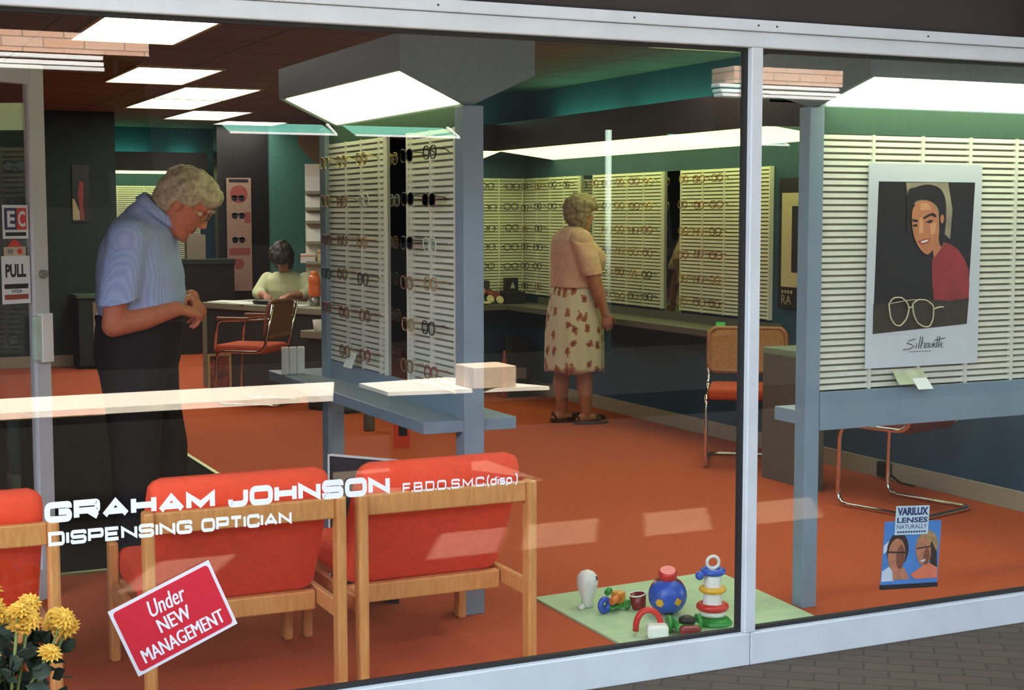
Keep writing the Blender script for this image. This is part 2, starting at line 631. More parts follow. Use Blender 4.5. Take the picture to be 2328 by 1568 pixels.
# ------------------------------------------------------------------ shop front: frame and panes
Y0, Y1, YG = 3.965, 4.03, 4.0
b = MB(); b.box((-0.68, Y0, 0), (-0.62, Y1, 2.08), bev=0.004); struct(b.build('trim_9', M_ALU))
b = MB(); b.box((-0.62, Y0, 0), (2.735, Y1, 0.108), bev=0.004); struct(b.build('trim_2', M_ALU))
b = MB(); b.box((2.737, Y0, 0), (5.45, Y1, 0.108), bev=0.004); struct(b.build('trim_3', M_ALU))
b = MB(); b.box((-0.62, Y0, 1.995), (5.45, Y1, 2.044), bev=0.004); b.box((-0.62, Y0 - 0.008, 2.045), (5.45, Y1, 2.08), bev=0.003)
top = struct(b.build('trim_4', M_ALU))
b = MB()
for x in (0.95, 1.64, 2.28, 2.73, 2.80, 3.41):
    b.cyl((x, Y0 - 0.0095, 2.062), (x, Y0 - 0.007, 2.062), 0.0032, n=10)
b.build('screw', mat('dark_screw', (0.03, 0.03, 0.03, 1), 0.4, 0.6, var=0), top)
b = MB(); b.box((2.714, Y0, 0.108), (2.756, Y1, 1.995), bev=0.004); struct(b.build('trim_5', M_ALU))
for i, (xa, xb) in enumerate(((-0.62, 2.714), (2.756, 5.45))):
    b = MB(); b.box((xa, YG - 0.003, 0.108), (xb, YG + 0.003, 1.995))
    wo = struct(b.build('window_%d' % (i + 1), M_GLASS), 'large clear shopfront pane %s the white mullion' % ('left of' if i == 0 else 'right of'))
    b = MB()
    g = 0.012
    b.box((xa, YG - 0.011, 0.108), (xb, YG + 0.011, 0.108 + g)); b.box((xa, YG - 0.011, 1.995 - g), (xb, YG + 0.011, 1.995))
    b.box((xa, YG - 0.011, 0.108 + g), (xa + g, YG + 0.011, 1.995 - g)); b.box((xb - g, YG - 0.011, 0.108 + g), (xb, YG + 0.011, 1.995 - g))
    b.build('gasket', M_GASKET, wo)

# ------------------------------------------------------------------ arcade canopy with skylight openings, the street behind the viewer
ZC = 3.1
b = MB()
for a, c in (((-0.9, -1.3), (12, 1.32)), ((-0.9, 2.12), (12, 3.1)), ((-0.9, 3.61), (12, 3.985)), ((-0.9, 1.32), (-0.5, 2.12)), ((3.3, 1.32), (12, 2.12))):
    b.box((a[0], a[1], ZC), (c[0], c[1], ZC + 0.12))
holes = [(1.30, 1.65), (2.60, 2.95), (3.05, 3.44), (3.68, 4.06), (4.30, 4.70)]
sk = 0.29
edges = [-0.9]
for h0, h1 in holes:
    edges += [h0 - 0.341, h1 - 0.341]
edges.append(12.0)
for i in range(0, len(edges), 2):
    a, c = edges[i], edges[i + 1]
    ska, skc = (0 if i == 0 else sk), (0 if i + 2 >= len(edges) else sk)
    b.prism([(a, 3.1, ZC), (c, 3.1, ZC), (c - skc, 3.61, ZC), (a - ska, 3.61, ZC)], (0, 0, 0.12))
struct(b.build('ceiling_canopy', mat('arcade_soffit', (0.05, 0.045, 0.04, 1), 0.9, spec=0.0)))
b = MB(); b.box((-14, -6.7, -0.02), (22, -6.5, 4.3)); struct(b.build('wall_opposite', mat('opposite_front_painted_shade', (0.008, 0.008, 0.009, 1), 0.95, spec=0.0)))  # near-black colour stands in for the shade on this front
M_BRICKF = brick_mat('sunlit_pale_brick', (0.62, 0.36, 0.25, 1), (0.66, 0.45, 0.33, 1), (0.3, 0.2, 0.15, 1), 1.0, bw=0.36, rh=0.09, msize=0.006, rot=(R(90), 0, 0))
M_DKB = mat('added_base_painted_shade', (0.015, 0.013, 0.012, 1), 0.95, var=0.2, spec=0.0)  # near-black for the added bases, with their shade put into the colour
M_COPE = mat('pale_coping_stone', (0.78, 0.72, 0.62, 1), 0.7, var=0.1, scale=10)
for nm, xa, xb, xc, lab in (('brick_parapet', 0.4, 2.92, 2.5, 'pale brick parapet over white gutter strips reflected above the glass door'),
                            ('brick_parapet', 9.37, 10.86, 10.8, 'pale brick parapet over white gutter strips reflected beside the mullion')):
    t = thing(nm, lab, 'parapet', (0, 0, 0))
    b = MB(); b.box((xa, -6.49, 2.93), (xb, -6.04, 3.115)); b.build('brick_course', M_BRICKF, t)
    for k, z in enumerate((2.895, 2.835, 2.785)):
        b = MB(); b.box((xa - (0.2 if xa > 5 else 0), -6.2 + 0.03 * k, z - 0.018), (xc, -6.02 + 0.03 * k, z + 0.018), bev=0.004); b.build('gutter_strip', M_WHITE, t)
    for x in (xa + 0.35, xb - 0.3):
        b = MB(); b.box((x, -6.49, 2.76), (x + 0.04, -6.2, 2.93)); b.build('bracket', M_BLACK, t)
M_AWN = mat('teal_awning_cloth', (0.06, 0.22, 0.18, 1), 0.7)
for nm, xa, xb, lab in (('awning', 3.67, 4.72, 'teal awning with white hem reflected left of the first display post'),
                        ('awning', 4.93, 6.03, 'teal awning with white hem reflected across the near slat panels'),
                        ('awning', 8.75, 10.1, 'teal awning with white hem reflected behind the mullion')):
    t = thing(nm, lab, 'awning', (0, 0, 0))
    b = MB(); b.prism([(xa, -6.06, 2.25), (xa, -6.05, 2.255), (xa, -6.44, 2.37), (xa, -6.45, 2.36)], (xb - xa, 0, 0)); b.build('awning_cloth', M_AWN, t)
    b = MB(); b.box((xa, -6.06, 2.24), (xb, -6.03, 2.262), bev=0.003); b.prism([(xb, -6.03, 2.24), (xb + 0.02, -6.03, 2.24), (xb + 0.05, -6.4, 2.36), (xb + 0.02, -6.4, 2.36)], (0, 0, 0.02)); b.build('hem', M_WHITE, t)
b = MB(); b.cyl((7.87, -6.2, -0.02), (7.87, -6.2, 2.38), 0.035); tag(b.build('street_post', mat('pale_green_post', (0.3, 0.42, 0.36, 1), 0.6)), 'slim white post across the street, reflected beside the woman', 'post')
t = thing('planter_wall', 'low planter wall with pale coping and added dark base, reflected behind the man', 'planter', (0, 0, 0))
b = MB(); b.box((0.2, 0.24, 0), (2.40, 0.76, 0.52)); b.build('base', M_DKB, t)  # solid dark base added so that no sunlit ground shows under the coping
b = MB(); b.prism([(0.1, 0.2, 0.52), (2.6, 0.2, 0.52), (2.40, 0.78, 0.52), (0.1, 0.78, 0.52)], (0, 0, 0.03)); b.build('coping', M_COPE, t)
t = thing('street_table', 'white table with added dark base reflected across the display shelf', 'table', (0, 0, 0))
b = MB(); b.box((2.85, 0.4, 0), (3.2, 0.72, 0.53)); b.build('base', M_DKB, t)  # dark base added below the top to keep the reflection there dark
b = MB(); b.prism([(2.70, 0.33, 0.53), (3.25, 0.25, 0.53), (3.58, 0.90, 0.53), (2.70, 0.78, 0.53)], (0, 0, 0.02)); b.build('table_top', M_COPE, t)
b = MB(); b.box((3.15, 0.62, 0.55), (3.40, 0.86, 0.665), bev=0.004); tag(b.build('cardboard_box', mat('pale_card', (0.55, 0.42, 0.3, 1), 0.8)), 'pale cardboard box on the white table, reflected beside the grey post', 'box')

# ------------------------------------------------------------------ ceiling lights
def ceiling_light(x0, y0, x1, y1, lab, z=2.47):
    t = thing('ceiling_light', lab, 'ceiling light', ((x0 + x1) / 2, (y0 + y1) / 2, z), 0, 'square ceiling lights')
    w, d = (x1 - x0) / 2, (y1 - y0) / 2
    b = MB(); e = 0.022
    b.box((-w, -d, -0.012), (w, -d + e, 0)); b.box((-w, d - e, -0.012), (w, d, 0)); b.box((-w, -d + e, -0.012), (-w + e, d - e, 0)); b.box((w - e, -d + e, -0.012), (w, d - e, 0))
    b.build('frame', mat('pale_gold_trim', (0.6, 0.5, 0.25, 1), 0.4), t)
    b = MB(); b.box((-w + e, -d + e, -0.008), (w - e, d - e, -0.002)); b.build('diffuser', G_CEIL, t)
    return t
ceiling_light(1.37, 7.58, 1.99, 8.82, 'largest ceiling light panel, nearest the window above the door')
ceiling_light(2.035, 10.20, 2.645, 11.48, 'ceiling light panel second from the window, above the man')
ceiling_light(2.69, 11.66, 3.33, 12.88, 'nearer half of the double ceiling light panel, third from the window')
ceiling_light(2.69, 12.90, 3.33, 14.12, 'farther half of the double ceiling light panel')
ceiling_light(3.36, 14.24, 3.97, 15.60, 'small far ceiling light panel fifth from the window')
ceiling_light(4.05, 15.66, 4.75, 16.3, 'farthest ceiling light panel near the rear teal wall')
ceiling_light(4.56, 6.55, 5.2, 7.75, 'ceiling light panel cut by the frame beside the mullion')
ceiling_light(3.2, 4.95, 3.82, 6.17, 'added unseen ceiling light panel above the play mat, brightening the carpet')  # extra panel out of view, added to brighten the floor by the window
t = thing('spotlight', 'small round white spotlight on the brown ceiling', 'spotlight', (2.30, 7.40, 2.47))
b = MB(); b.lathe([(0.06, 0), (0.06, -0.012), (0.052, -0.016)], n=24); b.build('housing', M_WHITE, t)
b = MB(); b.ball((0, 0, -0.018), (0.05, 0.05, 0.022)); b.build('lamp', G_SPOT, t)

# ------------------------------------------------------------------ pelmet along the right and back walls
b = MB()
b.box((4.88, 7.0, 1.965), (4.91, 11.15, 2.17)); b.box((4.91, 7.0, 2.10), (5.4, 10.66, 2.13))
b.box((4.91, 7.0, 1.965), (5.4, 7.03, 2.17))
struct(b.build('trim_6', mat('dark_brown_pelmet', (0.035, 0.028, 0.024, 1), 0.6)))
b = MB(); b.box((4.32, 10.63, 1.965), (4.88, 10.66, 2.17)); b.box((4.32, 10.66, 2.10), (5.4, 11.15, 2.13)); struct(b.build('trim_7', MATS['dark_brown_pelmet']))
def strip_light(a, c, lab, axis):
    t = thing('strip_light', lab, 'strip light', ((a[0] + c[0]) / 2, (a[1] + c[1]) / 2, 2.0), 0, 'pelmet strip lights')
    w, d = (c[0] - a[0]) / 2, (c[1] - a[1]) / 2
    b = MB()
    if axis == 'y':
        b.prism([(-w, -d, -0.035), (w, -d, -0.095), (w, -d, -0.085), (-w, -d, -0.025)], (0, 2 * d, 0))
    else:
        b.prism([(-w, -d, -0.035), (-w, d, -0.095), (-w, d, -0.085), (-w, -d, -0.025)], (2 * w, 0, 0))
    b.build('diffuser', G_STRIP, t)
    b = MB()
    if axis == 'y':
        n = 3
        for k in range(n):
            y = -d + (2 * d) * (k + 0.5) / n
            b.cyl((0.12, y - d / n * 0.9, 0.19), (0.12, y + d / n * 0.9, 0.19), 0.018)
    else:
        b.cyl((-w * 0.9, 0.1, 0.19), (w * 0.9, 0.1, 0.19), 0.018)
    b.build('tube', G_TUBE, t)
    return t
strip_light((4.915, 7.04), (5.395, 10.64), 'long strip light glowing under the brown pelmet on the right wall', 'y')
strip_light((4.33, 10.67), (4.95, 11.145), 'short strip light under the pelmet on the back wall', 'x')
# rear alcove seen past the man: cove, pelmet, strip and slats again
b = MB(); b.box((2.75, 16.85, 1.965), (4.14, 16.88, 2.17)); b.box((2.75, 16.88, 2.1), (4.14, 17.3, 2.13)); struct(b.build('trim_8', MATS['dark_brown_pelmet']))
t = thing('strip_light', 'strip light over the rear alcove behind the man', 'strip light', (3.6, 17.09, 2.0), 0, 'pelmet strip lights')
b = MB(); b.box((-0.7, -0.2, -0.06), (0.52, 0.2, -0.04)); b.build('diffuser', G_STRIP, t)
b = MB(); b.cyl((-0.6, 0.1, 0.152), (-0.05, 0.1, 0.152), 0.018); b.build('tube', G_TUBE, t)
b = MB(); b.cyl((0.2, 0.1, 0.152), (0.5, 0.1, 0.152), 0.018); b.build('tube', G_TUBE, t)

# ------------------------------------------------------------------ slat panels
def slat_mb(L, z0, z1, ribs, pitch=0.0238, depth=0.016, edge=True):
    """panel in local coordinates: length along +x, facing -y, slats from z0 to z1"""
    b = MB()
    b.mi = 1
    b.box((0, 0, z0), (L, 0.012, z1))
    b.mi = 0
    n = int((z1 - z0) / pitch)
    p = (z1 - z0) / n
    for i in range(n):
        z = z0 + i * p
        b.prism([(0, -0.002, z + 0.003), (0, -depth, z + 0.006), (0, -depth + 0.003, z + p * 0.9), (0, -0.002, z + p * 0.84)], (L, 0, 0))
    for x in ribs:
        b.box((x - 0.007, -depth - 0.0015, z0), (x + 0.007, 0.0, z1))
    if edge:
        b.box((-0.012, -depth - 0.003, z0), (0, 0.012, z1)); b.box((L, -depth - 0.003, z0), (L + 0.012, 0.012, z1))
    return b
def wall_panel(x, y, rz, L, ribs, lab, z0=0.815, z1=1.767):
    o = slat_mb(L, z0, z1, ribs).build('slat_panel', [M_SLAT, M_SLATBACK])
    o.location = (x, y, 0); o.rotation_euler = (0, 0, rz)
    tag(o, lab, 'slat panel', 'cream slat panels on the walls')
    return o
HP = math.pi / 2
# right wall faces -x: local +x runs toward -y, local -y (front) is -x : rotation -90
wall_panel(5.385, 11.13, -HP, 0.965, [0.24, 0.48, 0.72], 'cream slat panel on the right wall next to the back corner')
wall_panel(5.385, 9.915, -HP, 0.985, [0.25, 0.5, 0.74], 'cream slat panel on the right wall before the woman, between two mirrors')
wall_panel(5.385, 8.665, -HP, 1.02, [0.26, 0.52, 0.78], 'cream slat panel on the right wall crossed by the mullion')
wall_panel(4.34, 11.135, 0, 1.01, [0.27, 0.53, 0.8], 'cream slat panel on the back wall beside the grey post')
wall_panel(2.9, 17.28, 0, 1.23, [0.3, 0.6, 0.9], 'dim green-lit slat panel in the rear alcove behind the man', 0.6, 1.80)
for y0, y1, lab in ((9.925, 10.155, 'narrow dark wall mirror beside the woman\'s head'), (8.675, 8.915, 'narrow dark wall mirror between the two right wall slat panels')):
    b = MB(); b.box((5.388, y0, 0.80), (5.4, y1, 1.767)); tag(b.build('wall_mirror', M_MIRROR), lab, 'mirror', 'narrow wall mirrors')
# ledges under the wall panels
b = MB(); b.box((5.1, 7.5, 0.70), (5.385, 10.86, 0.745), bev=0.004); b.box((5.37, 7.5, 0.745), (5.384, 10.86, 0.80)); tag(b.build('display_ledge', M_SHELF), 'long grey-brown ledge under the right wall slat panels', 'ledge')
b = MB(); b.box((4.35, 10.865, 0.70), (5.385, 11.13, 0.745), bev=0.004); b.box((4.35, 11.11, 0.745), (5.385, 11.13, 0.80)); tag(b.build('display_ledge', M_SHELF), 'short grey-brown ledge under the back wall slat panel', 'ledge')

# ------------------------------------------------------------------ free-standing display stands with lit canopies
def stand_canopy(t, L, hw, zf, zt, za, glow_m):
    """pentagon canopy along local +x from 0 to L, centre y=0; lit sloping undersides"""
    e = 0.012
    b = MB()
    sec = lambda x: [(x, -hw, zf), (x, -hw, zt), (x, hw, zt), (x, hw, zf), (x, 0, za)]
    b.prism(sec(0.0), (0.018, 0, 0)); b.prism(sec(L - 0.018), (0.018, 0, 0))
    b.box((0.018, -hw, zf), (L - 0.018, -hw + e, zt)); b.box((0.018, hw - e, zf), (L - 0.018, hw, zt)); b.box((0.018, -hw + e, zt - e), (L - 0.018, hw - e, zt))
    b.box((0.018, -0.012, za), (L - 0.018, 0.012, zt - e))
    b.build('canopy', mat('blue_grey_canopy_laminate', (0.19, 0.24, 0.26, 1), 0.5, var=0.05), t)
    for s in (-1, 1):
        b = MB()
        y0, y1 = s * (hw - e), s * 0.012
        ya, yb = y0 + (y1 - y0) * 0.02, y0 + (y1 - y0) * 0.98
        f = lambda y: zf + (za - zf) * (1 - abs(y) / hw) + 0.004
        b.prism([(0.05, ya, f(ya)), (L - 0.05, ya, f(ya)), (L - 0.05, yb, f(yb)), (0.05, yb, f(yb))], (0, 0, 0.012))
        b.build('diffuser', glow_m, t)
def post_mb(w=0.08, h=1.86):
    b = MB(); b.box((-w / 2, -w / 2, 0), (w / 2, w / 2, h), bev=0.003); return b
# stand 1 runs into the shop; local x = world +y, local -y = world +x, so the visible face (-x world) is local +y
st = thing('display_stand', 'grey-blue display stand with lit canopy running into the shop behind the orange-red chairs', 'display stand', (2.174, 4.96, 0), HP, 'spectacle display stands')
for x in (0.0, 1.58):
    o = post_mb(0.08, 1.86).build('post', M_GREY, st); o.location = (x, 0, 0)
b = MB(); b.box((-0.03, -0.175, 0.68), (1.97, 0.195, 0.725), bev=0.003); b.build('shelf', M_GREY, st)
b = MB(); b.box((0.04, -0.02, 0.725), (1.54, 0.02, 0.805)); b.build('lower_rail', M_GREY, st)
b = MB(); b.box((0.04, -0.018, 1.79), (1.54, 0.018, 1.862)); b.build('header_board', M_GRNB, st)
stand_canopy(st, 1.49, 0.265, 1.978, 2.11, 1.858, G_BOX)
for xa, xb, ribs in ((0.045, 0.555, [0.03, 0.235, 0.47]), (0.825, 1.545, [0.24, 0.44, 0.66])):
    o = slat_mb(xb - xa, 0.805, 1.79, ribs).build('slat_panel', [M_SLAT, M_SLATBACK], st)
    o.rotation_euler = (0, 0, math.pi); o.location = (xb, 0.006, 0)
b = MB(); b.box((0.57, -0.006, 0.805), (0.81, 0.012, 1.79)); b.build('mirror', M_MIRROR, st)
b = MB(); b.box((0.045, -0.02, 0.805), (1.545, -0.008, 1.79)); b.build('rear_board', M_GREY, st)
# stand 2 stands behind the right-hand pane, parallel to it
s2 = thing('display_stand', 'grey-blue display stand with lit canopy and poster behind the right pane', 'display stand', (3.345, 4.5, 0), 0, 'spectacle display stands')
o = post_mb(0.065, 1.86).build('post', M_GREY, s2)
o = post_mb(0.065, 1.86).build('post', M_GREY, s2); o.location = (1.9, 0, 0)
b = MB(); b.box((-0.034, -0.022, 0.69), (2.0, 0.16, 0.742), bev=0.003); b.build('shelf', M_GREY, s2)
b = MB(); b.box((0.0335, -0.036, 0.668), (1.866, -0.023, 0.812), bev=0.002); b.build('lower_rail', M_GREY, s2)
b = MB(); b.box((0.03, -0.018, 1.765), (1.87, 0.018, 1.862)); b.build('header_board', M_GRNB, s2)
c2 = bpy.data.objects.new('canopy_holder', None); COL.objects.link(c2); c2.parent = s2; c2.location = (-0.05, 0, 0)
bpy.data.objects.remove(c2)
stand_canopy(s2, 2.0, 0.33, 1.945, 2.08, 1.858, glow('bright_lightbox_diffuser_glow', (0.84, 1.0, 0.66, 1), 5.0))
o = slat_mb(1.83, 0.812, 1.765, [0.0 + 0.235 * k for k in range(1, 8)]).build('slat_panel', [M_SLAT, M_SLATBACK], s2)
o.location = (0.035, -0.004, 0)
b = MB(); b.box((0.035, 0.009, 0.812), (1.865, 0.02, 1.765)); b.build('rear_board', M_GREY, s2)

# ================================================================== furniture
M_RED = mat('red_orange_upholstery', (0.93, 0.098, 0.042, 1), 0.85, var=0.06, scale=40, bump=0.25, bscale=400, spec=0.2)
M_WOOD = wood_mat('warm_beech_wood', (0.6, 0.26, 0.07, 1), (0.72, 0.35, 0.11, 1))
M_SEAT = mat('russet_seat_cloth', (0.5, 0.09, 0.035, 1), 0.85, var=0.08, bump=0.2, bscale=300, spec=0.2)
M_CANE = mat('woven_cane', (0.42, 0.2, 0.06, 1), 0.7, var=0.25, scale=120, bump=0.6, bscale=260)
M_CANED = mat('dark_woven_cane', (0.2, 0.075, 0.035, 1), 0.7, var=0.25, scale=120, bump=0.6, bscale=260)

def easy_chair(x0, x1, lab):
    """low wooden-framed easy chair seen from behind; back at y 4.33, seat toward +y"""
    w = x1 - x0
    t = thing('easy_chair', lab, 'easy chair', ((x0 + x1) / 2, 4.33, 0), 0, 'easy chairs with their backs to the window')
    h = w / 2
    pw = 0.032
    for s in (-1, 1):
        b = MB(); b.box((s * h - s * pw, -0.025, 0.0), (s * h, 0.03, 0.605), bev=0.008); b.build('back_leg', M_WOOD, t)
        b = MB(); b.box((s * h - s * pw, 0.56, 0.0), (s * h, 0.61, 0.40), bev=0.008); b.build('front_leg', M_WOOD, t)
        b = MB(); b.box((s * h - s * 0.028, 0.03, 0.215), (s * h - s * 0.004, 0.56, 0.27), bev=0.005); b.build('side_rail', M_WOOD, t)
    b = MB(); b.box((-h + pw, -0.008, 0.535), (h - pw, 0.018, 0.60), bev=0.005); b.build('top_rail', M_WOOD, t)
    b = MB(); b.box((-h + pw, 0.20, 0.20), (h - pw, 0.235, 0.262), bev=0.005); b.build('rear_rail', M_WOOD, t)
    b = MB(); b.box((-h + pw, 0.55, 0.22), (h - pw, 0.58, 0.275), bev=0.005); b.build('front_rail', M_WOOD, t)
    # back cushion leaning: top near the window, bottom further in
    b = MB()
    cw = h - 0.036
    n = 10
    prof = [(0.045, 0.688), (0.025, 0.66), (0.03, 0.60), (0.215, 0.275), (0.235, 0.262), (0.30, 0.262), (0.315, 0.29), (0.125, 0.64), (0.085, 0.688)]
    xs = [-cw, -cw + 0.012, -cw + 0.035, cw - 0.035, cw - 0.012, cw]
    ins = [0.03, 0.012, 0, 0, 0.012, 0.03]
    cen = Vector((0.16, 0.47))
    rings = []
    for xx, iz in zip(xs, ins):
        ring = []
        for (yy, zz) in prof:
            d = Vector((yy, zz)) - cen
            q = cen + d * (1 - iz / max(d.length, 0.01) * 0.9)
            ring.append(b.bm.verts.new((xx, q.x, q.y)))
        rings.append(ring)
    m = len(prof)
    for ra, rb in zip(rings, rings[1:]):
        for j in range(m):
            f = b.bm.faces.new((ra[j], ra[(j + 1) % m], rb[(j + 1) % m], rb[j])); f.smooth = True
    b.bm.faces.new(rings[0][::-1]); b.bm.faces.new(rings[-1])
    b.build('back_cushion', M_RED, t)
    b = MB(); b.box((-h + 0.035, 0.22, 0.272), (h - 0.035, 0.625, 0.375), bev=0.03, seg=3); b.build('seat_cushion', M_RED, t)
    return t
easy_chair(0.852, 1.472, 'red easy chair with wooden frame behind the red window notice')
easy_chair(1.512, 2.128, 'red easy chair with wooden frame beside the green toy mat')
easy_chair(-0.03, 0.615, 'red easy chair cut by the frame behind the yellow flowers')

def tube_chair(lab, loc, rz, seat_m, cane_m, w=0.46, arms=False, back_h=0.81):
    """cantilever chair of bent chrome tube, facing local +y"""
    t = thing('cantilever_chair', lab, 'chair', loc, rz, 'cantilever chairs with chrome tube frames')
    h = w / 2
    b = MB()
    d0, d1 = 0.21, -0.24
    pts = [(-h, d1 - 0.03, back_h - 0.02), (-h, d1 + 0.05, 0.42), (-h, d0, 0.42), (-h, d0 + 0.01, 0.012), (-h, d1 - 0.05, 0.012), (h, d1 - 0.05, 0.012), (h, d0 + 0.01, 0.012), (h, d0, 0.42), (h, d1 + 0.05, 0.42), (h, d1 - 0.03, back_h - 0.02)]
    b.tube(rounded(pts, 0.07, 6), 0.0115, n=10)
    b.build('frame', M_CHROME, t)
    b = MB(); b.box((-h + 0.012, d1 + 0.05, 0.405), (h - 0.012, d0 + 0.03, 0.47), bev=0.022, seg=3); b.build('seat', seat_m, t)
    # back: wooden rim with a cane panel
    b = MB()
    z0, z1 = 0.53, back_h
    rim = []
    r = 0.05
    for cx, cz, a0 in ((h - r, z1 - r, 0), (-h + r, z1 - r, 90), (-h + r, z0 + r, 180), (h - r, z0 + r, 270)):
        for (a, c) in arc(cx, cz, r, a0, a0 + 90, 5):
            yy = d1 - 0.025 + (0.80 - c) * 0.16 + (abs(a) / h) ** 2 * 0.03
            rim.append((a, yy, c))
    b.tube(rim, 0.015, n=8, closed=True)
    o = b.build('backrest', wood_mat('chair_rim_wood', (0.3, 0.12, 0.04, 1), (0.4, 0.17, 0.06, 1)) if cane_m == M_CANE else mat('brown_rim', (0.22, 0.085, 0.04, 1), 0.5), t)
    b = MB(); b.poly(rim[::-1])
    vs = [v for v in b.bm.verts]
    r2 = bmesh.ops.extrude_face_region(b.bm, geom=b.bm.faces[:])
    for v in r2['geom']:
        if isinstance(v, bmesh.types.BMVert):
            v.co.y += 0.006
    b.build('cane_panel', cane_m, o)
    if arms:
        for s in (-1, 1):
            b = MB(); b.tube(rounded([(s * h, d1 + 0.0, 0.68), (s * (h + 0.02), d0 - 0.02, 0.66), (s * (h + 0.02), d0, 0.44)], 0.05, 5), 0.0105, n=8); o = b.build('arm', M_CHROME, t)
            b = MB(); b.box((s * (h + 0.02) - 0.02, -0.08, 0.665), (s * (h + 0.02) + 0.02, d0 - 0.02, 0.69), bev=0.009); b.build('arm_pad', mat('brown_rim', (0.22, 0.085, 0.04, 1), 0.5), o)
    return t
# chair facing the viewer by the right wall ledge: front-left leg at (4.69, 7.23)
ang = math.atan2(-0.824, -0.567) - HP
fx, fy = -0.567, -0.824
cx, cy = 4.69 + 0.19 + 0.21 * 0.567, 7.23 - 0.131 + 0.21 * 0.824
tube_chair('cantilever chair with tan cane back and russet seat by the mullion', (cx - 0.03, cy, 0), ang, M_SEAT, M_CANE, back_h=0.785)
tube_chair('cantilever chair with dark red seat under the right display stand', (4.93, 5.86, 0), R(15), mat('dark_red_leather', (0.16, 0.03, 0.02, 1), 0.5), M_CANED, w=0.42)
tube_chair('cantilever chair with dark cane back and padded arms before the desk', (3.12, 11.32, 0), math.atan2(0.66, -0.75) - HP, M_SEAT, M_CANED, w=0.44, arms=True)

# low dispensing table between the two chairs on the right
t = thing('dispensing_table', 'grey-brown dispensing table end standing behind the right display post', 'table', (0, 0, 0))
b = MB(); b.box((4.80, 6.36, 0), (4.84, 6.87, 0.70), bev=0.003); b.build('end_panel', M_SHELF, t)
b = MB(); b.box((4.80, 6.36, 0.70), (5.383, 6.87, 0.735), bev=0.003); b.build('table_top', mat('pale_green_laminate', (0.2, 0.3, 0.2, 1), 0.4), t)

# ------------------------------------------------------------------ desk at the back
da = math.atan2(-0.9068, 0.4215)
dk = thing('reception_desk', 'long dark reception desk before the seated person', 'desk', (3.03, 12.62, 0), da)
DL = 1.72
M_DESK = mat('dark_green_desk_front', (0.035, 0.045, 0.045, 1), 0.6)
M_DTOP = mat('olive_desk_top', (0.28, 0.29, 0.21, 1), 0.45)
b = MB(); b.box((0, 0, 0.675), (DL, 0.62, 0.725), bev=0.004); b.build('desk_top', M_DTOP, dk)
b = MB(); b.box((0.03, 0.02, 0.02), (DL - 0.03, 0.045, 0.675)); b.build('front_panel', M_DESK, dk)
for x in (0.0, DL - 0.035):
    b = MB(); b.box((x, 0.0, 0), (x + 0.035, 0.6, 0.675)); b.build('end_panel', M_DTOP, dk)
DM = Matrix.Translation((3.03, 12.62, 0)) @ Matrix.Rotation(da, 4, 'Z')
def on_desk(x, y, z=0.725):
    return DM @ Vector((x, y, z))
# papers and things on the desk
for i, (x, y, a, w, h, lab) in enumerate(((0.12, 0.2, 0.3, 0.3, 0.21, 'white paper at the near corner of the desk'), (0.42, 0.12, -0.2, 0.3, 0.21, 'white paper lying along the desk edge left of the chair back'),
                                          (0.62, 0.3, 0.5, 0.21, 0.3, 'white paper under the seated person\'s hands'), (0.95, 0.15, 0.1, 0.3, 0.21, 'white paper below the orange bottle'))):
    b = MB(); b.box((-w / 2, -h / 2, 0), (w / 2, h / 2, 0.004)); o = b.build('paper', M_PAPER)
    o.location = on_desk(x, y); o.rotation_euler = (0, 0, a + da); tag(o, lab, 'paper', 'papers on the desk')
b = MB(); b.box((-0.17, -0.07, 0), (0.17, 0.07, 0.03), bev=0.01); o = b.build('ledger', M_BLACK); o.location = on_desk(0.72, 0.16, 0.73); o.rotation_euler = (0, 0, da); tag(o, 'black ledger on the desk before the seated person', 'ledger')
p = on_desk(1.13, 0.26)
t = thing('bottle', 'orange plastic bottle standing on the desk', 'bottle', p)
b = MB(); b.lathe([(0.045, 0.075), (0.05, 0.09), (0.05, 0.15), (0.043, 0.17), (0.05, 0.19), (0.05, 0.23), (0.03, 0.255)], n=18); b.build('body', mat('orange_plastic', (0.75, 0.16, 0.04, 1), 0.4), t)
b = MB(); b.lathe([(0.03, 0.255), (0.032, 0.262), (0.028, 0.285)], n=16); b.build('cap', mat('orange_cap', (0.85, 0.25, 0.05, 1), 0.4), t)
b = MB(); b.lathe([(0.04, 0.0), (0.045, 0.004), (0.042, 0.075)], n=18); b.build('holder', mat('grey_metal', (0.3, 0.3, 0.28, 1), 0.35, 0.7), t)
p = on_desk(1.42, 0.3)
t = thing('telephone', 'red telephone on the desk beside the orange bottle', 'telephone', p, da + 0.3)
M_PHONE = mat('red_plastic', (0.5, 0.02, 0.015, 1), 0.3)
b = MB(); b.loft([((0, 0, 0), (0.11, 0, 0), (0, 0.1, 0)), ((0, 0, 0.05), (0.1, 0, 0), (0, 0.09, 0)), ((0, 0, 0.085), (0.07, 0, 0), (0, 0.05, 0))], p=5); b.build('body', M_PHONE, t)
b = MB(); b.tube(rounded([(-0.1, 0, 0.095), (-0.08, 0, 0.12), (0.08, 0, 0.12), (0.1, 0, 0.095)], 0.03), 0.018, n=10); b.ball((-0.1, 0, 0.09), 0.026); b.ball((0.1, 0, 0.09), 0.026); b.build('handset', M_PHONE, t)
b = MB(); b.cyl((0, -0.085, 0.055), (0, -0.095, 0.06), 0.035); b.build('dial', M_BLACK, t)
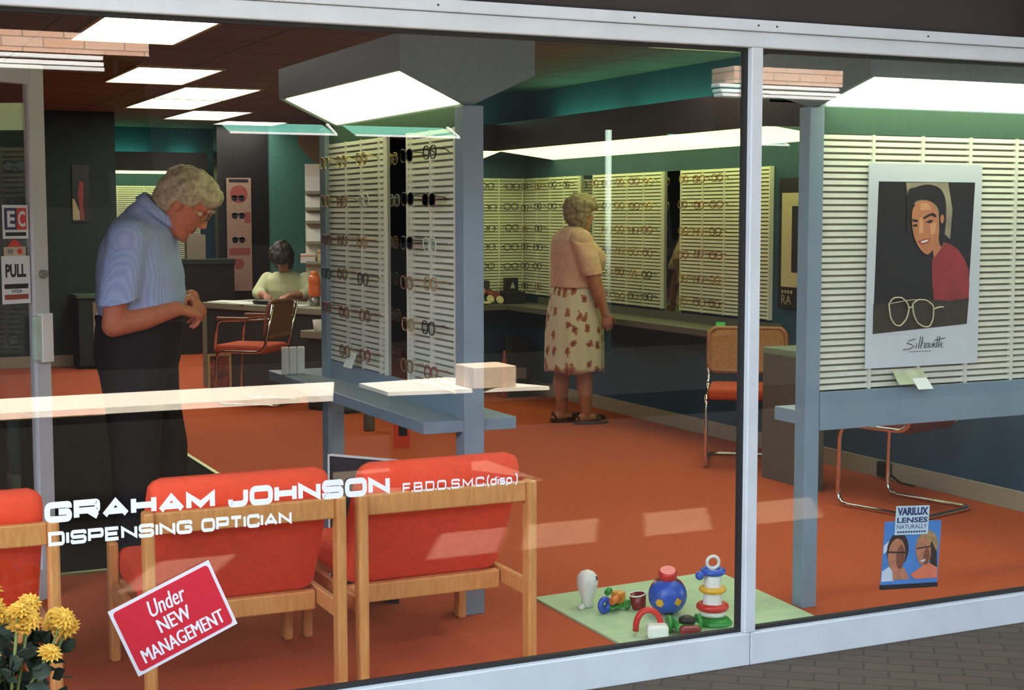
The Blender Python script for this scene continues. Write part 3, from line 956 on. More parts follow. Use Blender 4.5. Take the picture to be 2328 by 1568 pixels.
for k in range(2):
    p = on_desk(1.60 + 0.05 * k, 0.14)
    b = MB(); b.lathe([(0.014, 0), (0.016, 0.01), (0.014, 0.06), (0.008, 0.07)], n=12); o = b.build('lotion_bottle', mat('cream_plastic', (0.75, 0.6, 0.3, 1), 0.5)); o.location = p; tag(o, 'small cream bottle beside the red telephone, %s' % ('nearer the seated person' if k == 0 else 'nearer the slat panels'), 'bottle', 'small cream bottles')
# low side unit with a white cup at the right end of the desk
t = thing('side_unit', 'low olive side unit at the right end of the desk', 'cabinet', (3.42, 10.62, 0), da)
b = MB(); b.box((-0.2, 0, 0.545), (0.3, 0.3, 0.60), bev=0.004); b.build('unit_top', M_DTOP, t)
b = MB(); b.box((-0.15, 0.03, 0), (0.28, 0.28, 0.545)); b.build('body', M_DESK, t)
t = thing('cup', 'white cup on the low side unit', 'cup', (3.44, 10.68, 0.60))
b = MB(); b.lathe([(0.028, 0), (0.032, 0.006), (0.042, 0.085), (0.038, 0.085), (0.03, 0.01)], n=20); b.build('body', M_WHITE, t)
b = MB(); b.torus((0.052, -0.01, 0.045), 0.022, 0.006, axis=(0, 1, 0)); b.build('handle', M_WHITE, t)
# framed picture leaning on the desk end
t = thing('picture_frame', 'gilt framed red picture leaning against the desk end', 'picture frame', (3.0, 11.93, 0.0), math.atan2(3.0, 11.9) * -1)
t.rotation_euler = (R(-6), 0, R(-14))
b = MB(); w, h, e = 0.095, 0.34, 0.018
for a, c in (((-w, 0, 0), (w, 0.02, e)), ((-w, 0, h - e), (w, 0.02, h)), ((-w, 0, e), (-w + e, 0.02, h - e)), ((w - e, 0, e), (w, 0.02, h - e))):
    b.box(a, c)
b.build('frame', mat('gilt_frame', (0.55, 0.42, 0.16, 1), 0.35, 0.6), t)
b = MB(); b.box((-w + e, 0.008, e), (w - e, 0.016, h - e)); b.build('picture', mat('red_black_print', (0.2, 0.035, 0.02, 1), 0.5, var=0.95, scale=9), t)
# brochure rack behind the desk
rk = thing('brochure_rack', 'cream brochure rack with slanted shelves against the teal wall', 'rack', (4.42, 13.62, 0), R(-17))
b = MB(); b.box((-0.14, 0.02, 0.0), (0.16, 0.05, 1.95)); b.build('back_board', M_SLAT, rk)
b = MB(); b.prism([(-0.2, -0.01, 2.28), (-0.2, -0.01, 2.13), (-0.06, -0.01, 1.97), (0.16, -0.01, 1.90), (0.16, -0.01, 2.28)], (0, 0.03, 0)); b.build('header', mat('brown_header', (0.14, 0.09, 0.05, 1), 0.5), rk)
for k, z in enumerate((1.665, 1.51, 1.385, 1.19, 1.0, 0.8)):
    b = MB(); b.prism([(-0.14, 0.02, z), (0.16, 0.02, z), (0.16, -0.07, z), (-0.14, -0.07, z)], (0, 0, 0.012)); b.prism([(-0.14, -0.07, z), (0.16, -0.07, z), (0.16, -0.062, z + 0.03), (-0.14, -0.062, z + 0.03)], (0, 0.006, 0)); b.build('shelf', M_SLATBACK, rk)
for k, (x, z, h, w, lab) in enumerate(((0.0, 1.68, 0.155, 0.14, 'white brochures on the top shelf of the rack'), (0.0, 1.525, 0.115, 0.14, 'white brochures on the second shelf of the rack'), (-0.05, 1.40, 0.085, 0.09, 'short white brochures on the third shelf of the rack'), (0.0, 1.205, 0.13, 0.13, 'white brochures behind the black wedge of the rack'))):
    t = thing('brochure', lab, 'brochure', rk.matrix_basis @ Vector((x, -0.055, z)), R(-17), 'brochures in the rack')
    b = MB(); b.prism([(-w, 0, 0), (w, 0, 0), (w, 0.05, h), (-w, 0.05, h)], (0, 0.01, 0)); o = b.build('leaves', M_PAPER, t)
for k, (x, w, h, m, lab) in enumerate(((-0.12, 0.07, 0.09, M_PAPER, 'white carton on the lower left of the rack'), (0.05, 0.08, 0.13, mat('cream_card', (0.7, 0.62, 0.35, 1), 0.7), 'cream carton with orange band on the lower rack shelf'))):
    b = MB(); b.box((-w, -0.05, 0), (w, 0.01, h), bev=0.003); b.mi = 1; b.box((-w - 0.001, -0.052, h * 0.7), (w + 0.001, -0.049, h * 0.8)); o = b.build('carton', [m, mat('orange_print', (0.7, 0.25, 0.05, 1), 0.6)])
    o.location = rk.matrix_basis @ Vector((x, -0.005, 1.0125)); o.rotation_euler = (0, 0, R(-17)); tag(o, lab, 'carton')
# wall banner and posters in the dim rear
bn = thing('wall_banner', 'tall pale banner of faces and spectacles on the dark rear wall', 'banner', (4.225, 16.36, 0))
b = MB(); b.box((0, 0, 0.62), (0.28, 0.012, 1.88)); b.build('sheet', mat('pinkish_banner_paper', (0.30, 0.2, 0.15, 1), 0.8, var=0.15), bn)
b = MB()
M_BRED = mat('dull_red_print', (0.25, 0.06, 0.05, 1), 0.8)
b.cyl((0.14, -0.001, 1.70), (0.14, 0.002, 1.70), 0.10, n=28); b.build('round_print', M_BRED, bn); b = MB()
b.box((0.02, -0.001, 1.02), (0.26, 0.0, 1.10)); b.build('red_print', M_BRED, bn); b = MB(); b.cyl((0.13, -0.001, 0.92), (0.13, 0.002, 0.92), 0.06, n=20); b.build('red_print', M_BRED, bn); b = MB(); b.box((0.2, -0.001, 1.38), (0.27, 0.0, 1.5))
b.build('red_print', M_BRED, bn)
b = MB()
b.box((0.03, -0.002, 1.83), (0.25, 0.0, 1.865)); b.build('heading_print', M_INK, bn)
for z in (1.655, 1.46, 1.19):
    b = MB()
    for x in (0.09, 0.17):
        b.cyl((x, -0.003, z), (x, 0.001, z), 0.034, n=16)
    b.box((0.06, -0.003, z + 0.012), (0.2, 0.0, z + 0.024))
    b.build('spectacles_print', M_INK, bn)
po = thing('poster', 'dark poster with a red stroke and cream patch on the left rear wall', 'poster', (2.33, 14.885, 0))
b = MB(); b.box((0, 0, 1.40), (0.16, 0.012, 1.95)); b.build('sheet', M_BLACK, po)
b = MB(); b.prism([(0.0, -0.002, 1.42), (0.07, -0.002, 1.42), (0.065, -0.002, 1.5), (0.02, -0.002, 1.62), (0.0, -0.002, 1.63)], (0, 0.002, 0)); b.build('cream_patch', mat('cream_print', (0.4, 0.36, 0.2, 1), 0.8), po)
b = MB(); b.prism([(0.08, -0.002, 1.42), (0.11, -0.002, 1.42), (0.1, -0.002, 1.58), (0.11, -0.002, 1.78), (0.07, -0.002, 1.8), (0.05, -0.002, 1.66)], (0, 0.002, 0)); b.build('red_stroke', M_BRED, po)
cb = thing('cabinet', 'dark low cabinet with beige door at the left rear wall', 'cabinet', (2.30, 14.5, 0))
b = MB(); b.box((0, 0, 0.03), (0.45, 0.38, 0.68)); b.build('body', M_BACK, cb)
b = MB(); b.box((-0.02, -0.02, 0.68), (0.45, 0.38, 0.71)); b.build('top', mat('dark_green_top', (0.06, 0.12, 0.07, 1), 0.4), cb)
b = MB(); b.box((0.13, -0.012, 0.06), (0.42, 0.0, 0.64)); b.build('door', mat('beige_door', (0.23, 0.2, 0.14, 1), 0.6), cb)
# counter behind the man
cn = thing('rear_counter', 'dark counter standing before the rear alcove behind the man', 'counter', (3.0, 15.6, 0), 0)
b = MB(); b.box((0, 0, 0), (1.1, 0.35, 0.95)); b.build('body', M_BLACK, cn)
b = MB(); b.box((0.62, 0.1, 1.0), (0.82, 0.2, 1.26)); b.build('pale_panel', mat('beige_door', (0.23, 0.2, 0.14, 1), 0.6), cn)
b = MB(); b.box((-0.01, -0.02, 0.95), (1.11, 0.35, 1.0)); b.build('top', M_BACK, cn)

# ------------------------------------------------------------------ entrance door standing ajar inside the glass
dr = thing('glass_door', 'white framed glass door standing ajar at the left, with stickers', 'door', (0.812, 5.868, 0), math.atan2(-0.48, -0.877))
DWd, DH, sw = 0.92, 2.03, 0.066
b = MB(); b.box((0, -0.02, 0), (sw, 0.02, DH), bev=0.003); b.box((DWd - sw, -0.02, 0), (DWd, 0.02, DH), bev=0.003); b.box((sw, -0.02, DH - 0.075), (DWd - sw, 0.02, DH)); b.box((sw, -0.02, 0), (DWd - sw, 0.02, 0.12)); b.build('door_frame', M_ALU, dr)
b = MB(); b.box((sw, -0.003, 0.12), (DWd - sw, 0.003, DH - 0.075)); b.build('pane', M_GLASS, dr)
b = MB(); b.box((0.008, 0.02, 0.915), (0.058, 0.05, 1.10), bev=0.003); o = b.build('handle', M_WHITE, dr)
b = MB(); b.box((0.052, 0.022, 0.925), (0.085, 0.046, 1.09), bev=0.003); b.build('grip', mat('pale_green_plastic', (0.45, 0.6, 0.52, 1), 0.4), o)
b = MB(); b.cyl((0.028, 0.02, 1.247), (0.028, 0.032, 1.247), 0.017); b.build('lock', mat('grey_metal', (0.3, 0.3, 0.28, 1), 0.35, 0.7), dr)
M_STW = mat('white_sticker', (0.72, 0.78, 0.85, 1), 0.5, var=0.02)
M_NAVY = mat('navy_print', (0.02, 0.025, 0.12, 1), 0.5, var=0)
M_REDP = mat('red_print', (0.6, 0.03, 0.025, 1), 0.5, var=0)
M_BLUEP = mat('blue_print', (0.05, 0.12, 0.45, 1), 0.5, var=0)
# the face seen is local +y; local x runs to the left in the picture, so lettering uses -x
def dm(x, z, k=0):
    return Matrix.Translation((x, 0.0045 + 0.0006 * k, z)) @ Matrix(((-1, 0, 0, 0), (0, 0, 1, 0), (0, 1, 0, 0), (0, 0, 0, 1)))
def rect(b, x0, z0, x1, z1, k):
    y = 0.0045 + 0.0006 * k
    b.box((x0, y - 0.0003, z0), (x1, y, z1))
X = lambda px: (118 - px) / 558.0     # only to lay the sticker designs out in millimetres on the pane
def stick(name, lab, px0, px1, z0, z1):
    t = thing(name, lab, 'sticker')
    t.parent = dr
    return t
x0, x1 = 0.155, 0.07
b = MB()
b.mi = 0; rect(b, 0.074, 1.382, 0.186, 1.507, 0)
b.mi = 1; rect(b, 0.124, 1.415, 0.178, 1.496, 1)
b.mi = 2; rect(b, 0.082, 1.415, 0.124, 1.496, 1)
b.mi = 3; rect(b, 0.085, 1.392, 0.175, 1.406, 1)
b.mi = 0
font_mesh('E', dm(0.166, 1.425, 2), w=0.034, h=0.06, offset=0.03, mb=b)
font_mesh('C', dm(0.119, 1.425, 2), w=0.032, h=0.06, offset=0.03, mb=b)
b.build('eurocheque_style_sticker'.replace('eurocheque_style_', 'cheque_'), [M_STW, M_NAVY, M_REDP, M_INK], dr)
b = MB()
b.mi = 0; rect(b, 0.088, 1.318, 0.184, 1.352, 0)
b.mi = 1; b.prism([(0.168, 0.0045, 1.353), (0.104, 0.0045, 1.353), (0.12, 0.0045, 1.372), (0.138, 0.0045, 1.38), (0.152, 0.0045, 1.372)], (0, 0.0005, 0))
b.cyl((0.115, 0.0046, 1.335), (0.115, 0.0056, 1.335), 0.011, n=16)
b.mi = 2; rect(b, 0.145, 1.326, 0.168, 1.343, 1)
b.build('card_sticker', [mat('cream_print_pale', (0.5, 0.45, 0.33, 1), 0.6), M_REDP, mat('grey_print', (0.2, 0.2, 0.2, 1), 0.6)], dr)
b = MB()
b.mi = 0; b.box((0.072, 0.0042, 1.14), (0.196, 0.005, 1.318), bev=0.0)
b.mi = 1; rect(b, 0.082, 1.196, 0.186, 1.214, 1)
font_mesh('PULL', dm(0.180, 1.238, 1), w=0.09, h=0.05, offset=0.045, mb=b)
b.mi = 2; rect(b, 0.082, 1.156, 0.186, 1.175, 1)
b.mi = 3; font_mesh('VISA', dm(0.158, 1.180, 1), w=0.05, h=0.013, offset=0.02, mb=b)
b.build('pull_sign', [M_STW, M_INK, mat('brown_red_print', (0.3, 0.06, 0.03, 1), 0.6, var=0), M_NAVY], dr)

# ------------------------------------------------------------------ lettering and signs on the window
M_VINYL = mat('white_vinyl', (0.8, 0.84, 0.9, 1), 0.5, var=0)
YL = YG - 0.0042
wl = thing('window_lettering', 'white vinyl shop lettering across the large pane before the red chairs', 'lettering', (0, 0, 0))
for tx, xa, xb in (('GRAHAM', 0.533, 0.985), ('JOHNSON', 1.022, 1.497)):
    b = MB(); stroke_text(b, tx, xa, xb, 0.664, 0.055, YL, t=.31, gap=.1); b.build('name_line', M_VINYL, wl)
b = MB(); stroke_text(b, 'F.B.D.O.,S.M.C.(disp.)', 1.537, 1.908, 0.663, 0.029, YL, t=.21, gap=.12); b.build('qualification_line', M_VINYL, wl)
for tx, xa, xb in (('DISPENSING', 0.541, 0.921), ('OPTICIAN', 0.946, 1.202)):
    b = MB(); stroke_text(b, tx, xa, xb, 0.602, 0.038, YL, t=.26, gap=.12); b.build('trade_line', M_VINYL, wl)

ns = thing('window_notice', 'tilted red notice with white border reading Under New Management', 'notice', (0.865, YG - 0.006, 0.3725))
ns.rotation_euler = (0, R(-22.6), 0)
w, h = 0.149, 0.1015
b = MB(); b.box((-w, 0, -h), (w, 0.0025, h), bev=0.0); b.build('card', mat('white_card', (0.75, 0.75, 0.8, 1), 0.4, var=0.02), ns)
e = 0.009
b = MB()
rp = []
for cxx, czz, a0 in ((w - e - .01, h - e - .01, 0), (-w + e + .01, h - e - .01, 90), (-w + e + .01, -h + e + .01, 180), (w - e - .01, -h + e + .01, 270)):
    rp += [(a, -0.0008, c) for a, c in arc(cxx, czz, .01, a0, a0 + 90, 4)]
b.prism(rp, (0, 0.0008, 0)); b.build('red_field', mat('crimson_print', (0.62, 0.02, 0.04, 1), 0.4, var=0.03), ns)
nm_ = lambda x, z: Matrix.Translation((x, -0.0012, z)) @ Matrix(((1, 0, 0, 0), (0, 0, -1, 0), (0, 1, 0, 0), (0, 0, 0, 1)))
b = MB()
font_mesh('Under', nm_(-0.052, 0.03), w=0.105, h=0.047, shear=0.25, mb=b)
font_mesh('NEW', nm_(-0.047, -0.022), w=0.092, h=0.04, mb=b)
for q in (0.0011, 0.0022):
    font_mesh('NEW', Matrix.Translation((q, -q * .25, 0)) @ nm_(-0.047, -0.022), w=0.092, h=0.04, mb=b)
    font_mesh('Under', Matrix.Translation((q * .8, -q * .25, 0)) @ nm_(-0.052, 0.03), w=0.105, h=0.047, shear=0.25, mb=b)
    font_mesh('MANAGEMENT', Matrix.Translation((q, -q * .25, 0)) @ nm_(-0.118, -0.078), w=0.24, h=0.04, mb=b)
font_mesh('MANAGEMENT', nm_(-0.118, -0.078), w=0.24, h=0.04, offset=0.0, mb=b)
b.build('lettering', mat('white_print', (0.82, 0.85, 0.92, 1), 0.5, var=0), ns)

# lens show card on the right pane
sc = thing('show_card', 'blue show card with two smiling faces in the lower right pane', 'show card', (3.432, YG + 0.006, 0.296))
sc.rotation_euler = (0, R(3.5), 0)
w, h = 0.124, 0.112
M_SKYP = mat('sky_blue_print', (0.07, 0.24, 0.62, 1), 0.5, var=0.1, scale=14)
M_FACE = mat('tan_face_print', (0.5, 0.2, 0.1, 1), 0.6, var=0.2, scale=50)
M_FACE2 = mat('shaded_face_print', (0.22, 0.07, 0.035, 1), 0.6, var=0.2, scale=50)
M_HAIRP = mat('dark_hair_print', (0.035, 0.02, 0.012, 1), 0.6, var=0.2)
M_HAIRB = mat('blond_hair_print', (0.4, 0.25, 0.1, 1), 0.6, var=0.3, scale=60)
M_CLOUD = mat('cloud_print', (0.6, 0.7, 0.8, 1), 0.6, var=0.1)
M_CORAL = mat('coral_cloth_print', (0.75, 0.2, 0.1, 1), 0.6, var=0.1)
def disc(b, cx, cz, rx, rz, k, a=0.0, n=22, y0=-0.0004, step=0.0005):
    y = y0 - step * k
    ca, sa = math.cos(a), math.sin(a)
    pts = []
    for i in range(n):
        t = 2 * math.pi * i / n
        u, v = rx * math.cos(t), rz * math.sin(t)
        pts.append((cx + u * ca - v * sa, y, cz + u * sa + v * ca))
    b.prism(pts, (0, step * 0.9, 0))
def smooth_closed(pts, n=5):
    out = []
    m = len(pts)
    for i in range(m):
        p0, p1, p2, p3 = [Vector(pts[(i + j - 1) % m][:2]) for j in range(4)]
        for k in range(n):
            t = k / n
            out.append(tuple(0.5 * ((2 * p1) + (p2 - p0) * t + (2 * p0 - 5 * p1 + 4 * p2 - p3) * t * t + (3 * p1 - p0 - 3 * p2 + p3) * t ** 3)))
    return out
def flat(b, pts, k, y0=-0.0004, step=0.0005, smooth=None):
    if smooth is None:
        smooth = len(pts) > 5
    if smooth:
        pts = smooth_closed(pts)
    b.prism([(p[0], y0 - step * k, p[1]) for p in pts], (0, step * 0.9, 0))
b = MB(); b.box((-w, 0, -h), (w, 0.004, h)); b.build('card', M_SKYP, sc)
b = MB()
b.mi = 2; flat(b, [(-w, .03), (-.06, .075), (-.05, .055), (-w, .0)], 0)
b.mi = 1; disc(b, -.062, .012, .047, .062, 1)
b.mi = 0; disc(b, -.066, -.005, .038, .058, 2)
b.mi = 3; disc(b, -.049, -.012, .018, .042, 3)
b.mi = 0; flat(b, [(-.08, -.04), (-.03, -.05), (.0, -h + .02), (-.075, -h + .02)], 1)
b.mi = 1; b_y = .008
for x in (-.086, -.05):
    for i in range(12):
        pass
flat(b, [(-.105, .01), (-.03, .006), (-.03, .0), (-.105, .004)], 4)
b.mi = 2; flat(b, [(-w, -.06), (-.085, -.04), (-.07, -h + .016), (-w, -h + .016)], 0)
b.mi = 4; disc(b, .066, .022, .05, .056, 1); 
b.mi = 1; flat(b, [(.085, .04), (.112, .0), (.118, -.055), (.09, -.05), (.075, .0)], 2)
b.mi = 0; disc(b, .052, .004, .033, .05, 3, a=.15)
b.mi = 3; disc(b, .066, -.014, .013, .03, 4)
b.mi = 1; flat(b, [(.02, .018), (.085, .024), (.085, .019), (.02, .013)], 5)
b.mi = 5; flat(b, [(.0, -.075), (.075, -.035), (.118, -.055), (.12, -h + .02), (.02, -h + .02)], 3)
b.mi = 2; flat(b, [(.04, -.028), (.062, -.022), (.06, -.03), (.046, -.034)], 5)
b.build('picture', [M_FACE, M_HAIRP, M_CLOUD, M_FACE2, M_HAIRB, M_CORAL], sc)
b = MB(); b.box((-w, -0.004, -h - 0.012), (w, 0.008, -h + 0.004)); b.build('stand_strip', M_INK, sc)
b = MB(); b.mi = 0; b.box((-.084, -.005, .066), (.062, -.003, .167)); b.mi = 1
nm2 = lambda x, z: Matrix.Translation((x, -0.0055, z)) @ Matrix(((1, 0, 0, 0), (0, 0, -1, 0), (0, 1, 0, 0), (0, 0, 0, 1)))
font_mesh('VARILUX', nm2(-.079, .134), w=.136, h=.028, offset=0.05, mb=b)
font_mesh('LENSES', nm2(-.078, .108), w=.134, h=.019, offset=0.03, mb=b)
font_mesh('NATURALLY', nm2(-.077, .087), w=.132, h=.015, mb=b)
for q in range(11):
    b.box((-.074 + q * .0117, -.0056, .073), (-.066 + q * .0117, -.0052, .079))
b.build('name_plate', [mat('pale_blue_card', (0.5, 0.66, 0.72, 1), 0.5, var=0.02), M_NAVY], sc)

# poster on the right display stand (hangs in front of the slats)
pt = thing('poster', 'large white-bordered poster of a smiling woman above big cream spectacles on the right display', 'poster', (3.86, 4.468, 1.275))
pw_, ph_ = 0.274, 0.385
b = MB(); b.box((-pw_, 0, -ph_), (pw_, 0.004, ph_)); b.build('sheet', mat('white_poster_paper', (0.62, 0.68, 0.72, 1), 0.4, var=0.02), pt)
pz = lambda px, py: ((px - 2133) / 478.0, (605 - py) / 618.0 - 0.0)
def PP(*l):
    return [((x - 2137) / 490.0, (602 - y) / 620.0) for x, y in l]
M_PBK = mat('black_print', (0.012, 0.01, 0.009, 1), 0.4, var=0.2)
M_PBR = mat('olive_brown_print', (0.045, 0.036, 0.02, 1), 0.4, var=0.25)
M_PSK = mat('warm_skin_print', (0.52, 0.2, 0.085, 1), 0.5, var=0.1, scale=20)
M_PSH = mat('pale_skin_print', (0.66, 0.33, 0.16, 1), 0.5, var=0.08)
M_PRD = mat('red_jumper_print', (0.3, 0.03, 0.03, 1), 0.5, var=0.25, scale=9)
M_PHZ = mat('beige_glow_print', (0.3, 0.26, 0.17, 1), 0.5, var=0.3, scale=10)
M_LIP = mat('lip_print', (0.35, 0.04, 0.03, 1), 0.5, var=0)
b = MB()
kk = dict(y0=-0.0004, step=0.0005)
b.mi = 0; flat(b, PP((2025, 405), (2254, 405), (2242, 745), (2018, 760)), 0)
b.mi = 1; flat(b, PP((2018, 690), (2246, 680), (2242, 745), (2018, 760)), 1)
b.mi = 6; flat(b, PP((2088, 407), (2188, 406), (2200, 470), (2196, 540), (2150, 500), (2092, 440)), 1, smooth=False)
b.mi = 4; flat(b, PP((2153, 590), (2164, 560), (2178, 547), (2196, 552), (2215, 564), (2232, 588), (2243, 614), (2246, 650), (2245, 682), (2200, 688), (2160, 684), (2155, 640)), 2, smooth=False)
b.mi = 2; flat(b, PP((2150, 545), (2176, 530), (2182, 552), (2158, 585)), 3)
b.mi = 0; flat(b, PP((2092, 432), (2110, 418), (2140, 411), (2168, 420), (2182, 448), (2184, 500), (2178, 556), (2168, 540), (2166, 470), (2140, 448), (2110, 452), (2102, 480), (2092, 520)), 4)
b.mi = 2; flat(b, PP((2106, 466), (2122, 450), (2146, 452), (2162, 472), (2168, 510), (2166, 540), (2150, 570), (2138, 575), (2122, 560), (2108, 530), (2103, 495)), 5)
b.mi = 2; disc(b, (2175 - 2137) / 490.0, (602 - 492) / 620.0, .009, .017, 5)
b.mi = 3; flat(b, PP((2122, 455), (2140, 455), (2150, 470), (2122, 472)), 6); flat(b, PP((2146, 505), (2160, 500), (2158, 525), (2148, 530)), 6); flat(b, PP((2121, 490), (2128, 490), (2131, 524), (2120, 528)), 6)
b.mi = 0; flat(b, PP((2130, 488), (2150, 478), (2160, 484), (2158, 488), (2148, 484), (2132, 492)), 7); flat(b, PP((2134, 500), (2146, 494), (2154, 496), (2146, 502)), 7); flat(b, PP((2104, 492), (2116, 494), (2117, 499), (2104, 498)), 7); flat(b, PP((2105, 506), (2115, 504), (2116, 509), (2107, 510)), 7)
b.mi = 5; flat(b, PP((2118, 545), (2130, 540), (2148, 537), (2142, 548), (2128, 553)), 7)
b.mi = 7; flat(b, PP((2124, 545), (2144, 540), (2139, 546), (2128, 549)), 8)
b.build('photograph', [M_PBK, M_PBR, M_PSK, M_PSH, M_PRD, M_LIP, M_PHZ, M_WHITE], pt)
b = MB()
def wire(pts, r=0.0028):
    b.tube(rounded([(p[0], -0.006, p[1]) for p in PP(*pts)], 0.012, 3), r, n=6)
for l in ([(2052, 690), (2062, 676), (2082, 676), (2096, 690), (2100, 705), (2094, 728), (2080, 744), (2066, 740), (2056, 722), (2052, 690)],
          [(2108, 692), (2120, 682), (2140, 684), (2158, 698), (2158, 728), (2150, 748), (2136, 748), (2120, 738), (2110, 716), (2108, 692)]):
    wire(l)
wire([(2098, 698), (2103, 702), (2108, 698)]); wire([(2054, 690), (2090, 684), (2116, 682)], 0.0016); wire([(2160, 706), (2170, 702), (2182, 702)], 0.003)
b.build('spectacles_print', mat('cream_wire_print', (0.6, 0.55, 0.36, 1), 0.4), pt)
b = MB()
# script logo and the small line beneath it
def sline(pts, r=0.0017):
    b.tube([(p[0], -0.0012, p[1]) for p in PP(*pts)], r, n=5)
sline([(2119, 776), (2104, 779), (2098, 785), (2110, 789), (2116, 793), (2106, 799), (2090, 800)])
sline([(2120, 798), (2122, 786)]); sline([(2126, 799), (2131, 770)]); sline([(2131, 799), (2136, 772), (2134, 788), (2141, 786), (2140, 799)])
sline([(2145, 788), (2143, 798), (2149, 798), (2150, 787), (2146, 787)]); sline([(2154, 787), (2153, 798), (2159, 797), (2160, 787)]); sline([(2162, 793), (2167, 790), (2164, 786), (2161, 794), (2167, 798)])
sline([(2172, 772), (2169, 799)]); sline([(2177, 772), (2174, 799)]); sline([(2164, 781), (2190, 776)]); sline([(2179, 793), (2184, 790), (2181, 787), (2178, 795), (2184, 799)])
for q in range(9):
    sline([(2104 + q * 6, 806), (2108 + q * 6, 806)], 0.0012)
b.build('logo', mat('grey_green_ink', (0.05, 0.07, 0.07, 1), 0.5, var=0), pt)
# leaflets lying on the ledge below the poster
for k, (x, y, a, w, h, m, lab) in enumerate(((3.80, 4.44, 0.15, 0.075, 0.05, mat('green_cream_leaflet', (0.5, 0.55, 0.36, 1), 0.6, var=0.3, scale=12), 'green and cream leaflet propped on the rail under the poster'),
                                             (3.84, 4.42, -0.1, 0.035, 0.04, M_PAPER, 'small white price card before the green leaflet'))):
    b = MB(); b.prism([(-w, 0, 0), (w, 0, 0), (w - 0.01, 0.03, h), (-w - 0.01, 0.03, h)], (0, 0.003, 0)); o = b.build('leaflet', m); o.location = (x, y, 0.815 - 0.02 * k + 0.01); o.rotation_euler = (0, 0, a * 0.3); tag(o, lab, 'leaflet')

# framed poster on the right wall
rp_ = thing('framed_poster', 'black framed cream poster on the blue wall beside the right display post', 'poster', (5.398, 7.56, 0))
b = MB(); b.box((-0.014, -0.42, 0.90), (0, 0, 1.69)); b.build('frame', M_BLACK, rp_)
b = MB(); b.box((-0.017, -0.385, 1.03), (-0.014, -0.035, 1.60)); b.build('sheet', mat('cream_poster_paper', (0.55, 0.5, 0.3, 1), 0.6), rp_)
b = MB(); b.box((-0.0185, -0.385, 1.12), (-0.017, -0.14, 1.52)); b.build('picture', M_BLACK, rp_)
b = MB()
wm = lambda y, z: Matrix.Translation((-0.0155, y, z)) @ Matrix(((0, 0, -1, 0), (-1, 0, 0, 0), (0, 1, 0, 0), (0, 0, 0, 1)))
font_mesh('RA', wm(-0.04, 0.925), w=0.1, h=0.055, mb=b)
for q in range(4):
    b.box((-0.0157, -0.06 - q * .03, 0.99), (-0.0153, -0.04 - q * .03, 1.01))
b.build('lettering', mat('cream_print', (0.4, 0.36, 0.2, 1), 0.8), rp_)

# ================================================================== spectacles on the slat panels
FR = {
 'black': mat('black_frame_plastic', (0.01, 0.01, 0.012, 1), 0.3, var=0),
 'dark brown': mat('dark_brown_frame_plastic', (0.05, 0.02, 0.012, 1), 0.3, var=0.3, scale=120),
 'tortoiseshell': mat('tortoiseshell_frame_plastic', (0.2, 0.08, 0.03, 1), 0.3, var=0.6, scale=160),
 'amber': mat('amber_frame_plastic', (0.4, 0.22, 0.08, 1), 0.3, var=0.4, scale=120),
 'gold': mat('gold_frame_wire', (0.65, 0.48, 0.18, 1), 0.25, 0.9, var=0.05),
 'red-brown': mat('red_brown_frame_plastic', (0.25, 0.05, 0.03, 1), 0.3, var=0.3, scale=120),
 'clear': mat('clear_frame_plastic', (0.6, 0.62, 0.55, 1), 0.2, var=0.1),
}
LENS_CLEAR = glass_mat('clear_lens', 1.5, (0.92, 0.95, 0.92, 1))
LENS_DARK = glass_mat('dark_lens', 1.5, (0.03, 0.03, 0.03, 1))
def rim_pts(cx, s, n=20, wx=0.0275, wz=0.0245):
    """rounded, drop-shaped lens outline in the XZ plane"""
    out = []
    for i in range(n):
        t = 2 * math.pi * i / n
        x, z = math.cos(t), math.sin(t)
        x = math.copysign(abs(x) ** 0.8, x) * wx
        z = math.copysign(abs(z) ** 0.8, z) * wz
        x += s * (-z) * 0.10 * -1 if z < 0 else 0
        out.append((cx + x, 0, z))
    return out
def spec_parts(r, tl, single, temple_r=None):
    """meshes of a pair of spectacles: front in XZ facing -y, temples toward +y"""
    tr = temple_r or r * 0.8
    def front(b):
        for s in (-1, 1):
            b.tube(rim_pts(s * 0.0345, s), r, n=6, closed=True)
        b.tube([(-0.009, 0, 0.006), (-0.004, -0.002, 0.011), (0.004, -0.002, 0.011), (0.009, 0, 0.006)], r * 0.9, n=6)
        b.tube([(-0.010, 0, 0.017), (0.010, 0, 0.017)], r * 0.7, n=6)
    def temple(b, s):
        b.tube([(s * 0.062, 0, 0.012), (s * 0.067, 0.003, 0.012), (s * 0.067, tl * 0.7, 0.010), (s * 0.066, tl, 0.0)], tr, n=6)
    b = MB(); front(b)
    if single:
        temple(b, -1); temple(b, 1)
        return b.mesh('spectacles'), None, None
    f = b.mesh('rims')
    ts = []
    for s in (-1, 1):
        b = MB(); temple(b, s); ts.append(b.mesh('temple'))
    ls = []
    for s in (-1, 1):
        b = MB(); b.prism([Vector(p) + Vector((0, -0.0005, 0)) for p in rim_pts(s * 0.0345, s, 18)], (0, 0.0012, 0)); ls.append(b.mesh('lens'))
    return f, ts, ls
NEAR = spec_parts(0.0027, 0.052, False)
FAR = spec_parts(0.0033, 0.042, True)
def mesh_mat(me, m):
    c = me.copy(); c.materials.clear(); c.materials.append(m); return c
SC_ = {}
